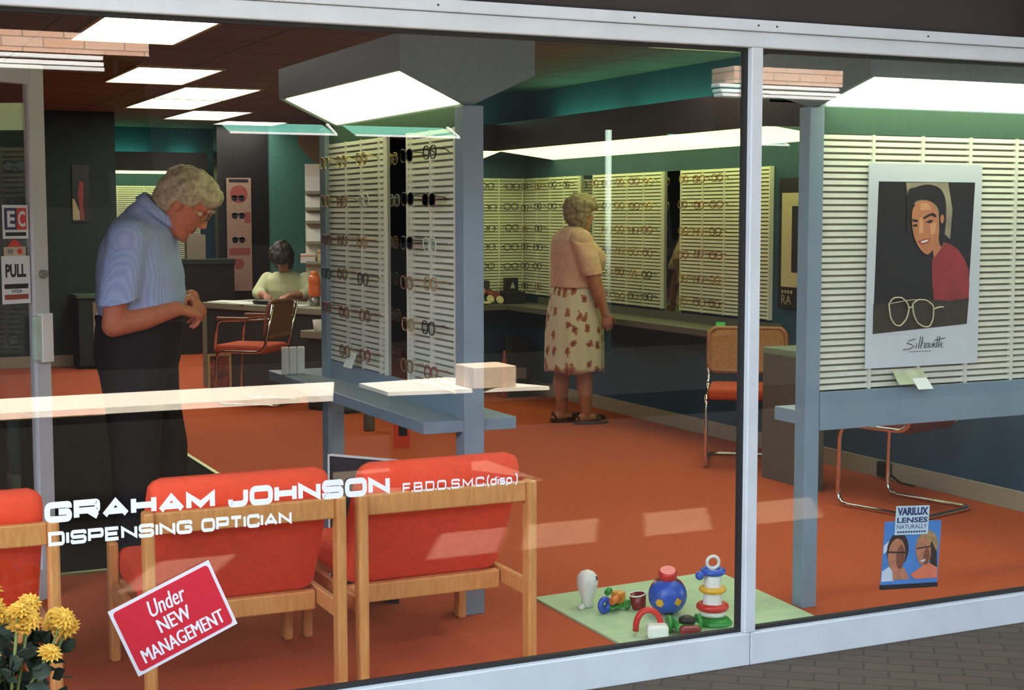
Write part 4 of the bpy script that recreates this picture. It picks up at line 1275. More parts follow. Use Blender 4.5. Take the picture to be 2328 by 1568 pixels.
def near_specs(col, dark, loc, rz, rx, label, group):
    k = (col, dark)
    if k not in SC_:
        SC_[k] = (mesh_mat(NEAR[0], FR[col]), [mesh_mat(m, FR[col]) for m in NEAR[1]], [mesh_mat(m, LENS_DARK if dark else LENS_CLEAR) for m in NEAR[2]])
    f, ts, ls = SC_[k]
    o = bpy.data.objects.new('spectacles', f); COL.objects.link(o)
    o.location = loc; o.rotation_euler = (rx, 0, rz)
    for nm, l in (('temple', ts), ('lens', ls)):
        for me in l:
            c = bpy.data.objects.new(nm, me); COL.objects.link(c); c.parent = o
    tag(o, label, 'spectacles', group)
FC_ = {}
def far_specs(col, loc, rz, rx, label, group):
    if col not in FC_:
        FC_[col] = mesh_mat(FAR[0], FR[col])
    o = bpy.data.objects.new('spectacles', FC_[col]); COL.objects.link(o)
    o.location = loc; o.rotation_euler = (rx, 0, rz)
    tag(o, label, 'spectacles', group)
ROWS = [1.70, 1.53, 1.357, 1.208, 1.05, 0.885]
ORD = ['top', 'second', 'third', 'fourth', 'fifth', 'lowest']
CORD = ['first', 'second', 'third', 'fourth', 'fifth']
rnd = random.Random(7)
G1 = 'spectacles on the near display stand'
near_cols = [[('black', True), ('black', False)], [('black', True), ('dark brown', True)], [('black', True), ('clear', False)], [('tortoiseshell', False), ('amber', False)], [('amber', False), ('black', False)], [('tortoiseshell', False), ('red-brown', False)]]
for r, z in enumerate(ROWS):
    for c, y in enumerate((5.385, 5.155)):
        col, dk_ = near_cols[r][c]
        near_specs(col, dk_, (2.094, y + rnd.uniform(-.015, .015), z + rnd.uniform(-.006, .006)), -HP + R(180) if False else -HP, R(rnd.uniform(-2, 2)), '%s spectacles, %s row, %s column on the slats beside the grey post' % (('dark-lensed ' if dk_ else '') + col, ORD[r], 'farther' if c == 0 else 'nearer'), G1)
far_cols = [['gold', 'gold', 'gold'], ['amber', 'tortoiseshell', 'clear'], ['red-brown', 'tortoiseshell', 'amber'], ['black', 'tortoiseshell', 'dark brown'], ['red-brown', 'red-brown', 'tortoiseshell'], [None, 'tortoiseshell', 'red-brown']]
for r, z in enumerate(ROWS):
    for c, y in enumerate((6.375, 6.145, 5.885)):
        col = far_cols[r][c]
        if col:
            near_specs(col, False, (2.094, y + rnd.uniform(-.015, .015), z + rnd.uniform(-.006, .006)), -HP, R(rnd.uniform(-2, 2)), '%s spectacles, %s row, %s column of the slat panel beyond the dark mirror' % (col, ORD[r], CORD[c]), G1)
b = MB(); b.prism([(-0.05, 0, 0), (0.05, 0, 0), (0.05, 0.025, 0.065), (-0.05, 0.025, 0.065)], (0, 0.004, 0)); o = b.build('price_card', M_PAPER); o.location = (2.085, 6.08, 0.812); o.rotation_euler = (0, 0, -HP); tag(o, 'white card standing at the foot of the farther slat panel on the stand', 'card')
b = MB(); b.box((2.06, 5.82, 0.806), (2.145, 6.48, 0.812)); b.bm.free()
wall_cols = ['dark brown', 'black', 'tortoiseshell', 'red-brown', 'amber', 'gold']
def wall_specs(cols, place, rz, panel, group, pal, skip=()):
    for r, z in enumerate(ROWS):
        for c in range(len(cols)):
            if (r, c) in skip:
                continue
            col = rnd.choice(pal)
            x, y = place(cols[c])
            far_specs(col, (x, y, z + rnd.uniform(-.008, .008)), rz + R(rnd.uniform(-7, 7)), R(rnd.uniform(-6, 6)), '%s spectacles, %s row, %s column of the %s' % (col, ORD[r], CORD[c], panel), group)
wall_specs([5.02, 5.235], lambda v: (v + rnd.uniform(-.01, .01), 11.068), 0, 'back wall slat panel', 'spectacles on the back wall', ['dark brown', 'black', 'red-brown', 'dark brown'], skip={(5, 0), (5, 1)})
wall_specs([11.0, 10.76, 10.5, 10.27], lambda v: (5.318, v + rnd.uniform(-.01, .01)), -HP, 'corner slat panel', 'spectacles on the right wall', ['dark brown', 'black', 'dark brown', 'tortoiseshell'], skip={(1, 3), (2, 3), (3, 2), (3, 3), (4, 2), (4, 3), (5, 2), (5, 3), (2, 2)})
wall_specs([9.82, 9.62, 9.42, 9.22, 9.03], lambda v: (5.318, v + rnd.uniform(-.01, .01)), -HP, 'wall panel before the woman', 'spectacles on the right wall', ['amber', 'tortoiseshell', 'gold', 'dark brown'], skip={(3, 0), (4, 0), (5, 0), (2, 0)})
wall_specs([8.56, 8.36, 8.16, 7.8], lambda v: (5.318, v + rnd.uniform(-.01, .01)), -HP, 'wall panel crossed by the mullion', 'spectacles on the right wall', ['amber', 'tortoiseshell', 'red-brown', 'amber'])

# ================================================================== toys on the green mat
M_MATG = mat('pale_green_play_mat', (0.45, 0.62, 0.36, 1), 0.7, var=0.08, scale=14)
b = MB(); b.prism([(2.458, 4.05, 0), (3.255, 4.05, 0), (3.335, 5.08, 0), (2.468, 5.02, 0)], (0, 0, 0.008)); tag(b.build('play_mat', M_MATG), 'pale green play mat on the carpet behind the glass, toys on it', 'mat')
P_RED = mat('toy_red_plastic', (0.62, 0.03, 0.02, 1), 0.3, var=0.02); P_BLUE = mat('toy_blue_plastic', (0.03, 0.1, 0.5, 1), 0.3, var=0.02)
P_YEL = mat('toy_yellow_plastic', (0.8, 0.45, 0.03, 1), 0.3, var=0.02); P_GRN = mat('toy_green_plastic', (0.03, 0.28, 0.04, 1), 0.3, var=0.02)
P_WHT = mat('toy_white_plastic', (0.8, 0.82, 0.74, 1), 0.35, var=0.02); P_ORG = mat('toy_orange_plastic', (0.75, 0.2, 0.03, 1), 0.3, var=0.02)
P_DKR = mat('toy_dark_red_plastic', (0.22, 0.015, 0.015, 1), 0.3, var=0.02)
mz = 0.008
t = thing('skittle', 'white rounded skittle toy at the far left of the play mat', 'toy', (2.585, 4.81, mz))
b = MB(); b.lathe([(0.018, 0), (0.024, 0.004), (0.021, 0.03), (0.033, 0.06), (0.04, 0.09), (0.038, 0.115), (0.025, 0.133), (0.008, 0.14)], n=24); b.build('body', P_WHT, t)
b = MB(); b.cyl((0.02, -0.027, 0.112), (0.022, -0.031, 0.113), 0.008); b.build('eye', M_INK, t)
b = MB(); b.lathe([(0.008, 0), (0.013, 0.006), (0.013, 0.014), (0.006, 0.02)], n=14); o = b.build('bead', P_WHT); o.location = (2.548, 4.785, mz); tag(o, 'tiny white bead lying left of the white skittle', 'toy')
t = thing('toy_truck', 'little toy truck of blue, orange and green pieces beside the white skittle', 'toy', (2.64, 4.715, mz), R(20))
b = MB(); b.torus((-0.045, 0, 0.032), 0.022, 0.011, axis=(0, 1, 0)); b.build('front_wheel', P_BLUE, t)
b = MB(); b.box((-0.03, -0.025, 0.012), (0.06, 0.025, 0.026), bev=0.006); b.build('chassis', P_GRN, t)
b = MB(); b.torus((0.05, -0.028, 0.02), 0.014, 0.006, axis=(0, 1, 0)); b.build('wheel', P_GRN, t)
b = MB(); b.cyl((-0.03, -0.02, 0.045), (0.012, -0.02, 0.052), 0.014); b.build('red_cylinder', P_ORG, t)
b = MB(); b.box((0.01, -0.022, 0.026), (0.052, 0.02, 0.07), bev=0.007); b.build('cab', P_YEL if False else mat('toy_amber_plastic', (0.75, 0.3, 0.04, 1), 0.3, var=0.02), t)
b = MB(); b.cyl((-0.02, 0.01, 0.07), (0.0, 0.015, 0.078), 0.012); b.build('peg', P_GRN, t)
t = thing('beaker', 'dark red beaker lying between the toy truck and the blue ball', 'toy', (2.745, 4.70, mz))
b = MB(); b.lathe([(0.024, 0), (0.026, 0.004), (0.032, 0.058), (0.028, 0.058), (0.022, 0.01)], n=22); o = b.build('cup', P_DKR, t)
b = MB(); b.torus((0, 0, 0.058), 0.031, 0.003); o = b.build('rim', P_WHT, t)
for ch in t.children:
    ch.rotation_euler = (0, R(-8), 0)
t = thing('shape_sorter_ball', 'blue and red shape sorter ball with yellow holes in the middle of the mat', 'toy', (2.815, 4.615, mz + 0.006), R(-30))
t.rotation_euler = (R(22), 0, R(-30))
rad = 0.071
def half(sign):
    b = MB()
    n, m = 32, 12
    rings = []
    for i in range(m + 1):
        a = math.pi / 2 * i / m
        ring = [b.bm.verts.new((rad * math.cos(a) * math.cos(2 * math.pi * j / n), sign * (rad * math.sin(a)) * -1, rad + rad * math.cos(a) * math.sin(2 * math.pi * j / n))) for j in range(n)]
        rings.append(ring)
    for ra, rb in zip(rings, rings[1:]):
        for j in range(n):
            f = b.bm.faces.new((ra[j], ra[(j + 1) % n], rb[(j + 1) % n], rb[j])); f.smooth = True
    bmesh.ops.remove_doubles(b.bm, verts=b.bm.verts[:], dist=1e-5)
    return b
half(1).build('blue_half', P_BLUE, t); half(-1).build('red_half', P_DKR, t)
for k, (a, e, ns_) in enumerate(((-25, 8, 6), (32, 10, 4), (5, -38, 16))):
    d = Vector((math.sin(R(a)) * math.cos(R(e)), -math.cos(R(a)) * math.cos(R(e)), math.sin(R(e))))
    b = MB(); c0 = Vector((0, 0, rad)) + d * (rad - 0.004); b.cyl(c0, c0 + d * 0.0055, 0.017, 0.016, n=ns_); o = b.build('yellow_shape', P_YEL if k < 2 else M_INK, t)
b = MB(); b.lathe([(0.03, 0), (0.034, 0.004), (0.034, 0.034), (0.028, 0.04)], c=(0.0, 0.02, rad * 2 - 0.014), n=22); b.build('red_handle', P_RED, t)
t = thing('toy_car', 'green toy car with dark red front at the glass below the blue ball', 'toy', (2.725, 4.335, mz), R(-15))
b = MB(); b.box((-0.045, -0.03, 0.015), (0.045, 0.075, 0.045), bev=0.012); b.build('body', P_GRN, t)
b = MB(); b.box((-0.038, -0.055, 0.008), (0.038, -0.018, 0.042), bev=0.012); b.build('bumper', P_DKR, t)
for s in (-1, 1):
    b = MB(); b.cyl((s * 0.046, 0.04, 0.03), (s * 0.06, 0.04, 0.03), 0.03, n=20); b.build('wheel', P_GRN, t)
b = MB(); b.lathe([(0.03, 0.045), (0.028, 0.06), (0.012, 0.068)], n=18); b.build('engine', M_BLACK, t)
t = thing('toy_telephone', 'white toy telephone with red handset arch at the front of the mat', 'toy', (2.60, 4.36, mz), R(-25))
b = MB(); b.box((-0.02, -0.03, 0.0), (0.055, 0.03, 0.045), bev=0.01); b.build('base', P_WHT, t)
b = MB(); b.tube([(-0.055 + 0.05 * (1 - math.cos(R(a))) * 0.9, 0.035, 0.012 + 0.075 * math.sin(R(a)) ** 0.8) for a in range(0, 181, 15)], [0.013, 0.014, 0.0145, 0.015, 0.015, 0.014, 0.013, 0.0125, 0.012, 0.013, 0.015, 0.016, 0.015], n=10, ry=0.011); b.build('handset', P_RED, t)
t = thing('ring_stacker', 'ring stacking toy with blue, yellow and red rings against the mullion', 'toy', (2.885, 4.42, mz))
b = MB(); b.lathe([(0.07, 0), (0.072, 0.006), (0.06, 0.02), (0.03, 0.03)], n=28); b.build('base', P_GRN, t)
b = MB(); b.lathe([(0.045, 0.03), (0.047, 0.04), (0.036, 0.06), (0.033, 0.1), (0.031, 0.16), (0.03, 0.185)], n=24); b.build('column', P_WHT, t)
for z, r0, r1, m, nm in ((0.062, 0.045, 0.014, P_RED, 'red_ring'), (0.125, 0.038, 0.0115, P_YEL, 'yellow_ring'), (0.19, 0.034, 0.012, P_BLUE, 'blue_ring')):
    b = MB(); b.torus((0, 0, z), r0, r1); b.build(nm, m, t)
b = MB(); b.ball((-0.062, -0.01, 0.182), 0.016); b.cyl((-0.05, -0.008, 0.185), (-0.03, -0.005, 0.188), 0.007); b.build('knob', P_BLUE, t)
b = MB(); b.torus((0, 0, 0.222), 0.022, 0.006, axis=(0.3, 1, 0)); b.build('carrying_ring', P_WHT, t)

# ================================================================== flowers outside the glass at the left
fl = thing('potted_flowers', 'pot of yellow chrysanthemums standing outside the glass at the left', 'potted flowers', (0.39, 3.79, 0))
b = MB(); b.lathe([(0.075, 0), (0.08, 0.01), (0.1, 0.16), (0.108, 0.165), (0.108, 0.185), (0.095, 0.185)], n=24); b.build('pot', mat('terracotta', (0.2, 0.08, 0.05, 1), 0.8), fl)
rf = random.Random(3)
b = MB()
heads = []
for i in range(26):
    a, q = rf.uniform(0, 6.28), math.sqrt(rf.uniform(0.02, 1))
    x, y = 0.175 * q * math.cos(a), 0.12 * q * math.sin(a)
    z = 0.53 - 0.10 * q * q + rf.uniform(-0.035, 0.03)
    heads.append((x, y, z))
    b.tube([(x * 0.25, y * 0.25, 0.15), (x * 0.6, y * 0.6, 0.32), (x, y, z)], 0.0035, n=5)
b.build('stems', mat('stem_green', (0.16, 0.2, 0.05, 1), 0.7), fl)
M_LEAF = mat('dark_leaf_green', (0.012, 0.025, 0.012, 1), 0.7, var=0.4, scale=40)
b = MB()
for i in range(190):
    a, q = rf.uniform(0, 6.28), rf.uniform(0.2, 1)
    z = rf.uniform(0.16, 0.43)
    wd = 0.17 if z > 0.3 else 0.15
    c = Vector((wd * q * math.cos(a), wd * 0.75 * q * math.sin(a), z))
    d = Vector((rf.uniform(-1, 1), rf.uniform(-1, 1), rf.uniform(-0.4, 0.7))).normalized()
    n = d.cross(Vector((rf.uniform(-1, 1), rf.uniform(-1, 1), rf.uniform(-1, 1)))).normalized()
    L, w = rf.uniform(0.04, 0.065), rf.uniform(0.014, 0.024)
    u = d.cross(n)
    b.poly([c - d * L * .5, c - d * L * .1 + n * w, c + d * L * .25 + n * w * .8 + u * .004, c + d * L * .5, c + d * L * .25 - n * w * .8 + u * .004, c - d * L * .1 - n * w])
b.build('foliage', M_LEAF, fl)
M_PETAL = mat('yellow_petal', (0.72, 0.42, 0.05, 1), 0.7, var=0.25, scale=60)
for (x, y, z) in heads:
    b = MB()
    for ring, (rr, hh, k) in enumerate(((0.034, 0.0, 14), (0.027, 0.009, 12), (0.018, 0.016, 9))):
        for i in range(k):
            a = 6.283 * i / k + ring * 0.2 + rf.uniform(-.1, .1)
            d = Vector((math.cos(a), math.sin(a), 0)); n = Vector((-d.y, d.x, 0))
            b.poly([Vector((0, 0, hh)) + d * 0.004, Vector((0, 0, hh + 0.004)) + d * rr * .6 + n * rr * .22, Vector((0, 0, hh + 0.001)) + d * rr, Vector((0, 0, hh + 0.004)) + d * rr * .6 - n * rr * .22])
    b.ball((0, 0, 0.012), (0.01, 0.01, 0.008), u=8, v=6)
    o = b.build('flower_head', M_PETAL, fl); o.location = (x, y, z)
    o.rotation_euler = (rf.uniform(-.2, .9), rf.uniform(-.5, .5), 0)

# ================================================================== small goods
for k, x in enumerate((1.985, 2.023, 2.061)):
    b = MB(); b.box((-0.0175, -0.02, 0), (0.0175, 0.02, 0.128), bev=0.005); o = b.build('carton', M_PAPER); o.location = (x + 0.01, 6.70, 0.7265); o.rotation_euler = (0, 0, R(-16))
    tag(o, '%s white carton of the trio on the stand shelf before the desk chair' % ('leftmost', 'middle', 'rightmost')[k], 'carton', 'white lens solution cartons')
t = thing('bottle', 'slim white spray bottle on the shelf against the rear stand post', 'bottle', (2.235, 6.74, 0.7265))
b = MB(); b.lathe([(0.022, 0), (0.025, 0.005), (0.025, 0.1), (0.012, 0.125), (0.01, 0.14)], n=20); b.build('body', M_PAPER, t)
b = MB(); b.lathe([(0.011, 0.14), (0.012, 0.145), (0.009, 0.185)], n=16); b.build('cap', M_PAPER, t)
# small pedestal, red card and magazine board under and behind the stand
t = thing('pedestal', 'short grey pedestal seen below the stand shelf', 'pedestal', (3.42, 9.52, 0))
b = MB(); b.lathe([(0.036, 0), (0.038, 0.01), (0.038, 0.4)], n=20); b.build('column', M_SHELF, t)
b = MB(); b.lathe([(0.04, 0.4), (0.12, 0.405), (0.12, 0.42), (0.11, 0.43)], n=24); b.build('top', M_SHELF, t)
t = thing('leaflet_holder', 'red leaflet with black picture standing on the carpet below the shelf', 'leaflet', (3.35, 8.72, 0), R(-22))
b = MB(); b.prism([(-0.05, 0, 0), (0.05, 0, 0), (0.05, 0.03, 0.16), (-0.05, 0.03, 0.16)], (0, 0.004, 0)); b.build('card', mat('red_card', (0.62, 0.05, 0.02, 1), 0.5), t)
b = MB(); b.prism([(-0.02, 0.012, 0.075), (0.035, 0.012, 0.075), (0.035, 0.027, 0.155), (-0.02, 0.027, 0.155)], (0, 0.002, 0)); b.build('picture', M_BLACK, t)
t = thing('magazine_board', 'black board with thin white edge standing between two easy chairs', 'board', (1.785, 5.42, 0), R(-52))
b = MB(); b.box((0, 0, 0), (0.30, 0.012, 0.545)); b.build('board', M_BLACK, t)
b = MB(); b.box((-0.008, -0.002, 0), (0, 0.014, 0.55)); b.box((0, -0.002, 0.545), (0.30, 0.014, 0.552)); b.build('edge', M_WHITE, t)
# back wall ledge: black cases and lens-case discs
M_DISC = [mat('cream_disc', (0.7, 0.62, 0.4, 1), 0.5), P_DKR, P_GRN, mat('rust_disc', (0.5, 0.15, 0.06, 1), 0.5)]
t = thing('display_box', 'black box with small white emblem on the back wall ledge', 'box', (5.19, 10.97, 0.746))
b = MB(); b.box((-0.09, -0.06, 0), (0.09, 0.06, 0.10), bev=0.004); b.box((-0.06, -0.01, 0.10), (0.05, 0.05, 0.21), bev=0.003); b.build('case', M_BLACK, t)
b = MB(); b.prism([(-0.025, -0.012, 0.125), (0.02, -0.012, 0.125), (-0.002, -0.012, 0.18)], (0, 0.001, 0)); b.build('emblem', mat('grey_white_print', (0.35, 0.4, 0.36, 1), 0.6), t)
b = MB(); b.box((-0.12, -0.03, 0), (0.1, 0.05, 0.19), bev=0.01); o = b.build('display_box', mat('dark_brown_card', (0.05, 0.035, 0.03, 1), 0.8, var=0.3)); o.location = (4.90, 11.02, 0.746); tag(o, 'dark brown box on the back wall ledge beside the grey post', 'box')
dl = ['lying at the front right', 'standing behind the front pair', 'propped against the black box', 'lying at the left', 'highest of the pile', 'on the front edge', 'dark one in the middle']
for k, (x, y, z, m, tilt) in enumerate(((5.06, 10.93, 0.027, 0, 70), (4.98, 10.94, 0.036, 0, 70), (5.05, 10.98, 0.06, 1, 60), (4.90, 10.94, 0.031, 2, 70), (4.92, 10.97, 0.10, 3, 60), (4.93, 10.90, 0.008, 0, 0), (4.99, 10.965, 0.085, 1, 60))):
    b = MB(); b.lathe([(0.028, -0.008), (0.033, -0.004), (0.033, 0.004), (0.028, 0.008)], n=20); b.torus((0, 0, 0.008), 0.022, 0.004); o = b.build('lens_case', M_DISC[m]); o.location = (x, y, 0.745 + z + 0.008); o.rotation_euler = (R(tilt), 0, 0)
    tag(o, '%s round case in the pile on the back ledge, %s' % (('cream', 'dark red', 'green', 'rust')[m], dl[k]), 'lens case', 'round cases on the back ledge')
t = thing('floor_display', 'black boxed display with grey label on the floor behind the pale reflected box', 'display box', (5.17, 10.82, 0), R(-8))
b = MB(); b.box((-0.085, -0.06, 0), (0.085, 0.06, 0.30), bev=0.004); b.prism([(-0.095, 0, 0.30), (0.095, 0, 0.30), (0.095, 0.05, 0.5), (-0.095, 0.05, 0.5)], (0, 0.02, 0)); b.build('case', M_BLACK, t)
b = MB(); b.box((-0.055, -0.062, 0.15), (0.05, -0.06, 0.24)); b.build('label', mat('grey_label', (0.3, 0.3, 0.27, 1), 0.7), t)
b = MB(); b.lathe([(0.022, 0), (0.024, 0.005), (0.024, 0.3), (0.012, 0.33), (0.012, 0.38)], n=16); o = b.build('spray_can', mat('rusty_red_can', (0.35, 0.06, 0.03, 1), 0.4)); o.location = (5.03, 10.78, 0); tag(o, 'red can on the floor beside the black boxed display', 'can')
# mains plug on the right skirting with its lead
t = thing('mains_plug', 'black mains plug in the skirting by the chrome chair legs', 'plug', (5.384, 6.5, 0.06))
b = MB(); b.box((-0.045, -0.045, -0.045), (-0.001, 0.045, 0.04), bev=0.012); b.build('body', M_BLACK, t)
b = MB(); b.tube([(-0.03, -0.045, -0.01), (-0.035, -0.09, -0.03), (-0.03, -0.15, -0.055), (-0.02, -0.25, -0.056)], 0.006, n=8); b.build('lead', M_BLACK, t)
# green price tag on the ledge
b = MB(); b.prism([(-0.03, 0, 0), (0.03, 0, 0), (0.03, 0.025, 0.05), (-0.03, 0.025, 0.05)], (0, 0.003, 0)); o = b.build('price_tag', mat('bright_green_card', (0.08, 0.62, 0.12, 1), 0.5)); o.location = (5.14, 7.83, 0.747); o.rotation_euler = (0, 0, R(-50)); tag(o, 'bright green price tag on the ledge left of the mullion', 'tag')

# ================================================================== people
def remeshed(b, voxel, iters=6, name='body'):
    me = b.mesh(name)
    o = bpy.data.objects.new('tmp', me)
    COL.objects.link(o)
    m = o.modifiers.new('r', 'REMESH'); m.mode = 'VOXEL'; m.voxel_size = voxel; m.use_smooth_shade = True
    if iters:
        s = o.modifiers.new('s', 'SMOOTH'); s.factor = 0.5; s.iterations = iters
    dg = bpy.context.evaluated_depsgraph_get()
    dg.update()
    out = bpy.data.meshes.new_from_object(o.evaluated_get(dg))
    bpy.data.objects.remove(o)
    bpy.data.meshes.remove(me)
    for p in out.polygons:
        p.use_smooth = True
    out.name = name
    return out
def cone(b, p0, r0, p1, r1):
    b.cyl(p0, p1, r0, r1, n=18); b.ball(p0, r0 * 0.999); b.ball(p1, r1 * 0.999)
def limb(b, pts):
    for (p0, r0), (p1, r1) in zip(pts, pts[1:]):
        cone(b, p0, r0, p1, r1)
def lerp_tab(tab, z):
    for (z0, *a), (z1, *c) in zip(tab, tab[1:]):
        if z0 <= z <= z1:
            t = (z - z0) / (z1 - z0)
            t = t * t * (3 - 2 * t) * 0.5 + t * 0.5
            return [u + (v - u) * t for u, v in zip(a, c)]
    return tab[-1][1:]
HEAD = [(-.118, .050, -.005, .020), (-.110, .074, -.012, .036), (-.095, .084, -.028, .049), (-.078, .079, -.05, .057), (-.062, .086, -.068, .063), (-.045, .083, -.082, .067), (-.028, .086, -.090, .070), (0, .086, -.098, .073), (.02, .083, -.101, .0745), (.037, .090, -.102, .076), (.062, .089, -.097, .074), (.085, .076, -.083, .063), (.105, .045, -.052, .038), (.116, .010, -.015, .010)]
def head_mb(b, M, k=1.0, nose=1.0):
    """head in its own frame (x forward, z up, chin -.118, crown .116) placed by M"""
    n = 28
    zs = [-.118 + .234 * i / 30 for i in range(31)]
    secs = []
    for z in zs:
        f, bk, w = lerp_tab(HEAD, z)
        secs.append((Vector(((f + bk) / 2, 0, z)) * k, Vector(((f - bk) / 2, 0, 0)) * k, Vector((0, w, 0)) * k))
    vs = b.loft(secs, n=n, p=2.25)
    allv = list(vs)
    def add(v):
        allv.extend(v)
    for (p0, r0, p1, r1) in (((.080, 0, .020), .0085, (.103, 0, -.020), .0125), ((.098, .009, -.026), .009, (.088, .011, -.028), .009), ((.098, -.009, -.026), .009, (.088, -.011, -.028), .009),
                             ((.078, -.018, -.052), .010, (.078, .018, -.052), .010), ((.077, -.016, -.064), .0105, (.077, .016, -.064), .0105), ((.074, .04, .036), .012, (.085, .012, .036), .012), ((.074, -.04, .036), .012, (.085, -.012, .036), .012),
                             ((.07, 0, -.1), .018, (.06, 0, -.102), .02)):
        q0, q1 = Vector(p0) * k, Vector(p1) * k
        add(b.cyl(q0, q1, r0 * k, r1 * k, n=12)); add(b.ball(q0, r0 * k, u=12, v=8)); add(b.ball(q1, r1 * k, u=12, v=8))
    for s in (-1, 1):
        add(b.ball(Vector((-.008, s * .078, -.006)) * k, (.019 * k, .008 * k, .033 * k), u=14, v=10))
        add(b.ball(Vector((.055, s * .04, -.03)) * k, (.02 * k, .018 * k, .02 * k), u=12, v=8))
    bmesh.ops.transform(b.bm, matrix=M, verts=list(set(allv)))
def paint(me, M, tests):
    """material slots on one continuous skin: tests = [(slot, fn(local point))], M maps the head frame to the mesh"""
    Mi = M.inverted()
    for p in me.polygons:
        q = Mi @ p.center
        for slot, fn in tests:
            if fn(q):
                p.material_index = slot
def sockets(me, M, k=1.0):
    Mi = M.inverted()
    for v in me.vertices:
        q = Mi @ v.co
        if q.x > .03 * k:
            for s in (-1, 1):
                d = math.hypot(q.y / k - s * .032, (q.z / k - .014))
                if d < .024 and q.x > .05 * k:
                    q2 = q.copy(); q2.x -= .009 * k * (1 - (d / .024) ** 2)
                    v.co = M @ q2; q = q2
def eyes(M, k, parent, iris):
    for s in (-1, 1):
        b = MB()
        c = Vector((.066, s * .032, .013)) * k
        b.mi = 0; b.ball(c, .0125 * k, u=16, v=12)
        d = Vector((1, 0, -.35)).normalized()
        b.mi = 1; b.cyl(c + d * .0115 * k, c + d * .0128 * k, .006 * k, .005 * k, n=14)
        bmesh.ops.transform(b.bm, matrix=M, verts=b.bm.verts[:])
        b.build('eye', [mat('eye_white', (0.7, 0.68, 0.62, 1), 0.3, var=0), iris], parent)
def hair_mesh(M, k, rad, mask, seed, count, name='hair', voxel=0.005, jitter=.004, smooth=3):
    r_ = random.Random(seed)
    b = MB()
    n = 0
    tries = 0
    while n < count and tries < 20000:
        tries += 1
        z = r_.uniform(-.11, .116)
        a = r_.uniform(0, 2 * math.pi)
        f, bk, w = lerp_tab(HEAD, z)
        x, y = (f + bk) / 2 + (f - bk) / 2 * math.cos(a), w * math.sin(a)
        if not mask(x, y, z):
            continue
        p = Vector((x, y, z)) * k
        p = p + p.normalized() * (rad * 0.25 * k) + Vector([r_.uniform(-jitter, jitter) for _ in range(3)])
        rr = rad * k * r_.uniform(.8, 1.15)
        b.ball(p, rr, u=10, v=7)
        n += 1
    bmesh.ops.transform(b.bm, matrix=M, verts=b.bm.verts[:])
    return remeshed(b, voxel, smooth, name)
def hand(b, W_, k_dir, palm_n, curl, spread=0.0, s=1.0, thumb_side=1, flare=0.0):
    """a hand as overlapping shapes: wrist point, direction of the fingers, palm normal (side the fingers close to)"""
    W_ = Vector(W_); d = Vector(k_dir).normalized(); n = Vector(palm_n); n = (n - d * n.dot(d)).normalized(); u = d.cross(n) * thumb_side
    L = .092 * s
    b.loft([(W_, u * .026 * s, n * .02 * s), (W_ + d * L * .35, u * .034 * s, n * .016 * s), (W_ + d * L * .75, u * .041 * s, n * .014 * s), (W_ + d * L, u * .04 * s, n * .011 * s)], n=18, p=2.6)
    lens = [.068, .078, .073, .056]
    for i in range(4):
        off = u * (.030 - .020 * i) * s
        base = W_ + d * (L - .004 - (.004 if i in (0, 3) else 0) - (.006 if i == 3 else 0)) + off
        ax = (d + u * spread * (1.5 - i) * .1).normalized()
        a = 0.0
        p, r = base, .0092 * s
        for j, fr in enumerate((.46, .31, .23)):
            a += R(curl[i][j] if isinstance(curl[0], (list, tuple)) else curl[j])
            dd = ax * math.cos(a) + n * math.sin(a)
            q = p + dd * lens[i] * fr * s
            cone(b, p, r, q, r * .92)
            p, r = q, r * .92
    tb = W_ + d * L * .3 + u * .026 * s
    t1 = tb + (d * .55 + u * .62 + n * .35).normalized() * .038 * s
    t2 = t1 + (d * .9 + u * .1 + n * .45).normalized() * .032 * s
    t3 = t2 + (d * .95 - u * .1 + n * .5).normalized() * .024 * s
    limb(b, [(tb, .0135 * s), (t1, .0115 * s), (t2, .0105 * s), (t3, .0085 * s)])

M_SKIN_M = mat('ruddy_skin', (0.62, 0.2, 0.1, 1), 0.55, var=0.1, scale=25)
M_SKIN_W = mat('tanned_skin', (0.42, 0.18, 0.105, 1), 0.55, var=0.1, scale=25)
M_LIPS = mat('lips', (0.34, 0.09, 0.06, 1), 0.5, var=0)
M_HAIR_G = mat('silver_grey_hair', (0.5, 0.42, 0.28, 1), 0.6, var=0.3, scale=60, bump=0.6, bscale=160)
M_HAIR_W = mat('grey_blond_hair', (0.26, 0.2, 0.125, 1), 0.7, var=0.4, scale=50, bump=0.8, bscale=120)
M_HAIR_D = mat('dark_brown_hair', (0.02, 0.011, 0.007, 1), 0.6, var=0.3, scale=60, bump=0.6, bscale=160)
M_IRIS = mat('dark_iris', (0.04, 0.025, 0.015, 1), 0.3, var=0)
V = Vector

# ---------------------------------------------------------------- the man: local x = facing, -y = his right side (toward the window)
man = thing('person', 'grey-haired person in pale blue shirt and dark trousers, looking down', 'person', (1.235, 6.19, 0.007), R(-25.3))
def rotM(loc, pitch, yaw=0.0, roll=0.0):
    return Matrix.Translation(loc) @ Matrix.Rotation(yaw, 4, 'Z') @ Matrix.Rotation(pitch, 4, 'Y') @ Matrix.Rotation(roll, 4, 'X')
HM = rotM((.19, 0, 1.505), R(40))
KM = 1.1
b = MB()
head_mb(b, HM, KM)
limb(b, [((.045, 0, 1.43), .07), ((.10, 0, 1.475), .066), ((.145, 0, 1.48), .062)])
b.loft([((0, 0, .93), (.14, 0, 0), (0, .16, 0)), ((0, 0, 1.08), (.15, 0, 0), (0, .175, 0)), ((-.005, 0, 1.25), (.14, 0, 0), (0, .18, 0)), ((.005, 0, 1.36), (.115, 0, 0), (0, .18, 0)), ((.035, 0, 1.45), (.065, 0, 0), (0, .1, 0))], n=24)
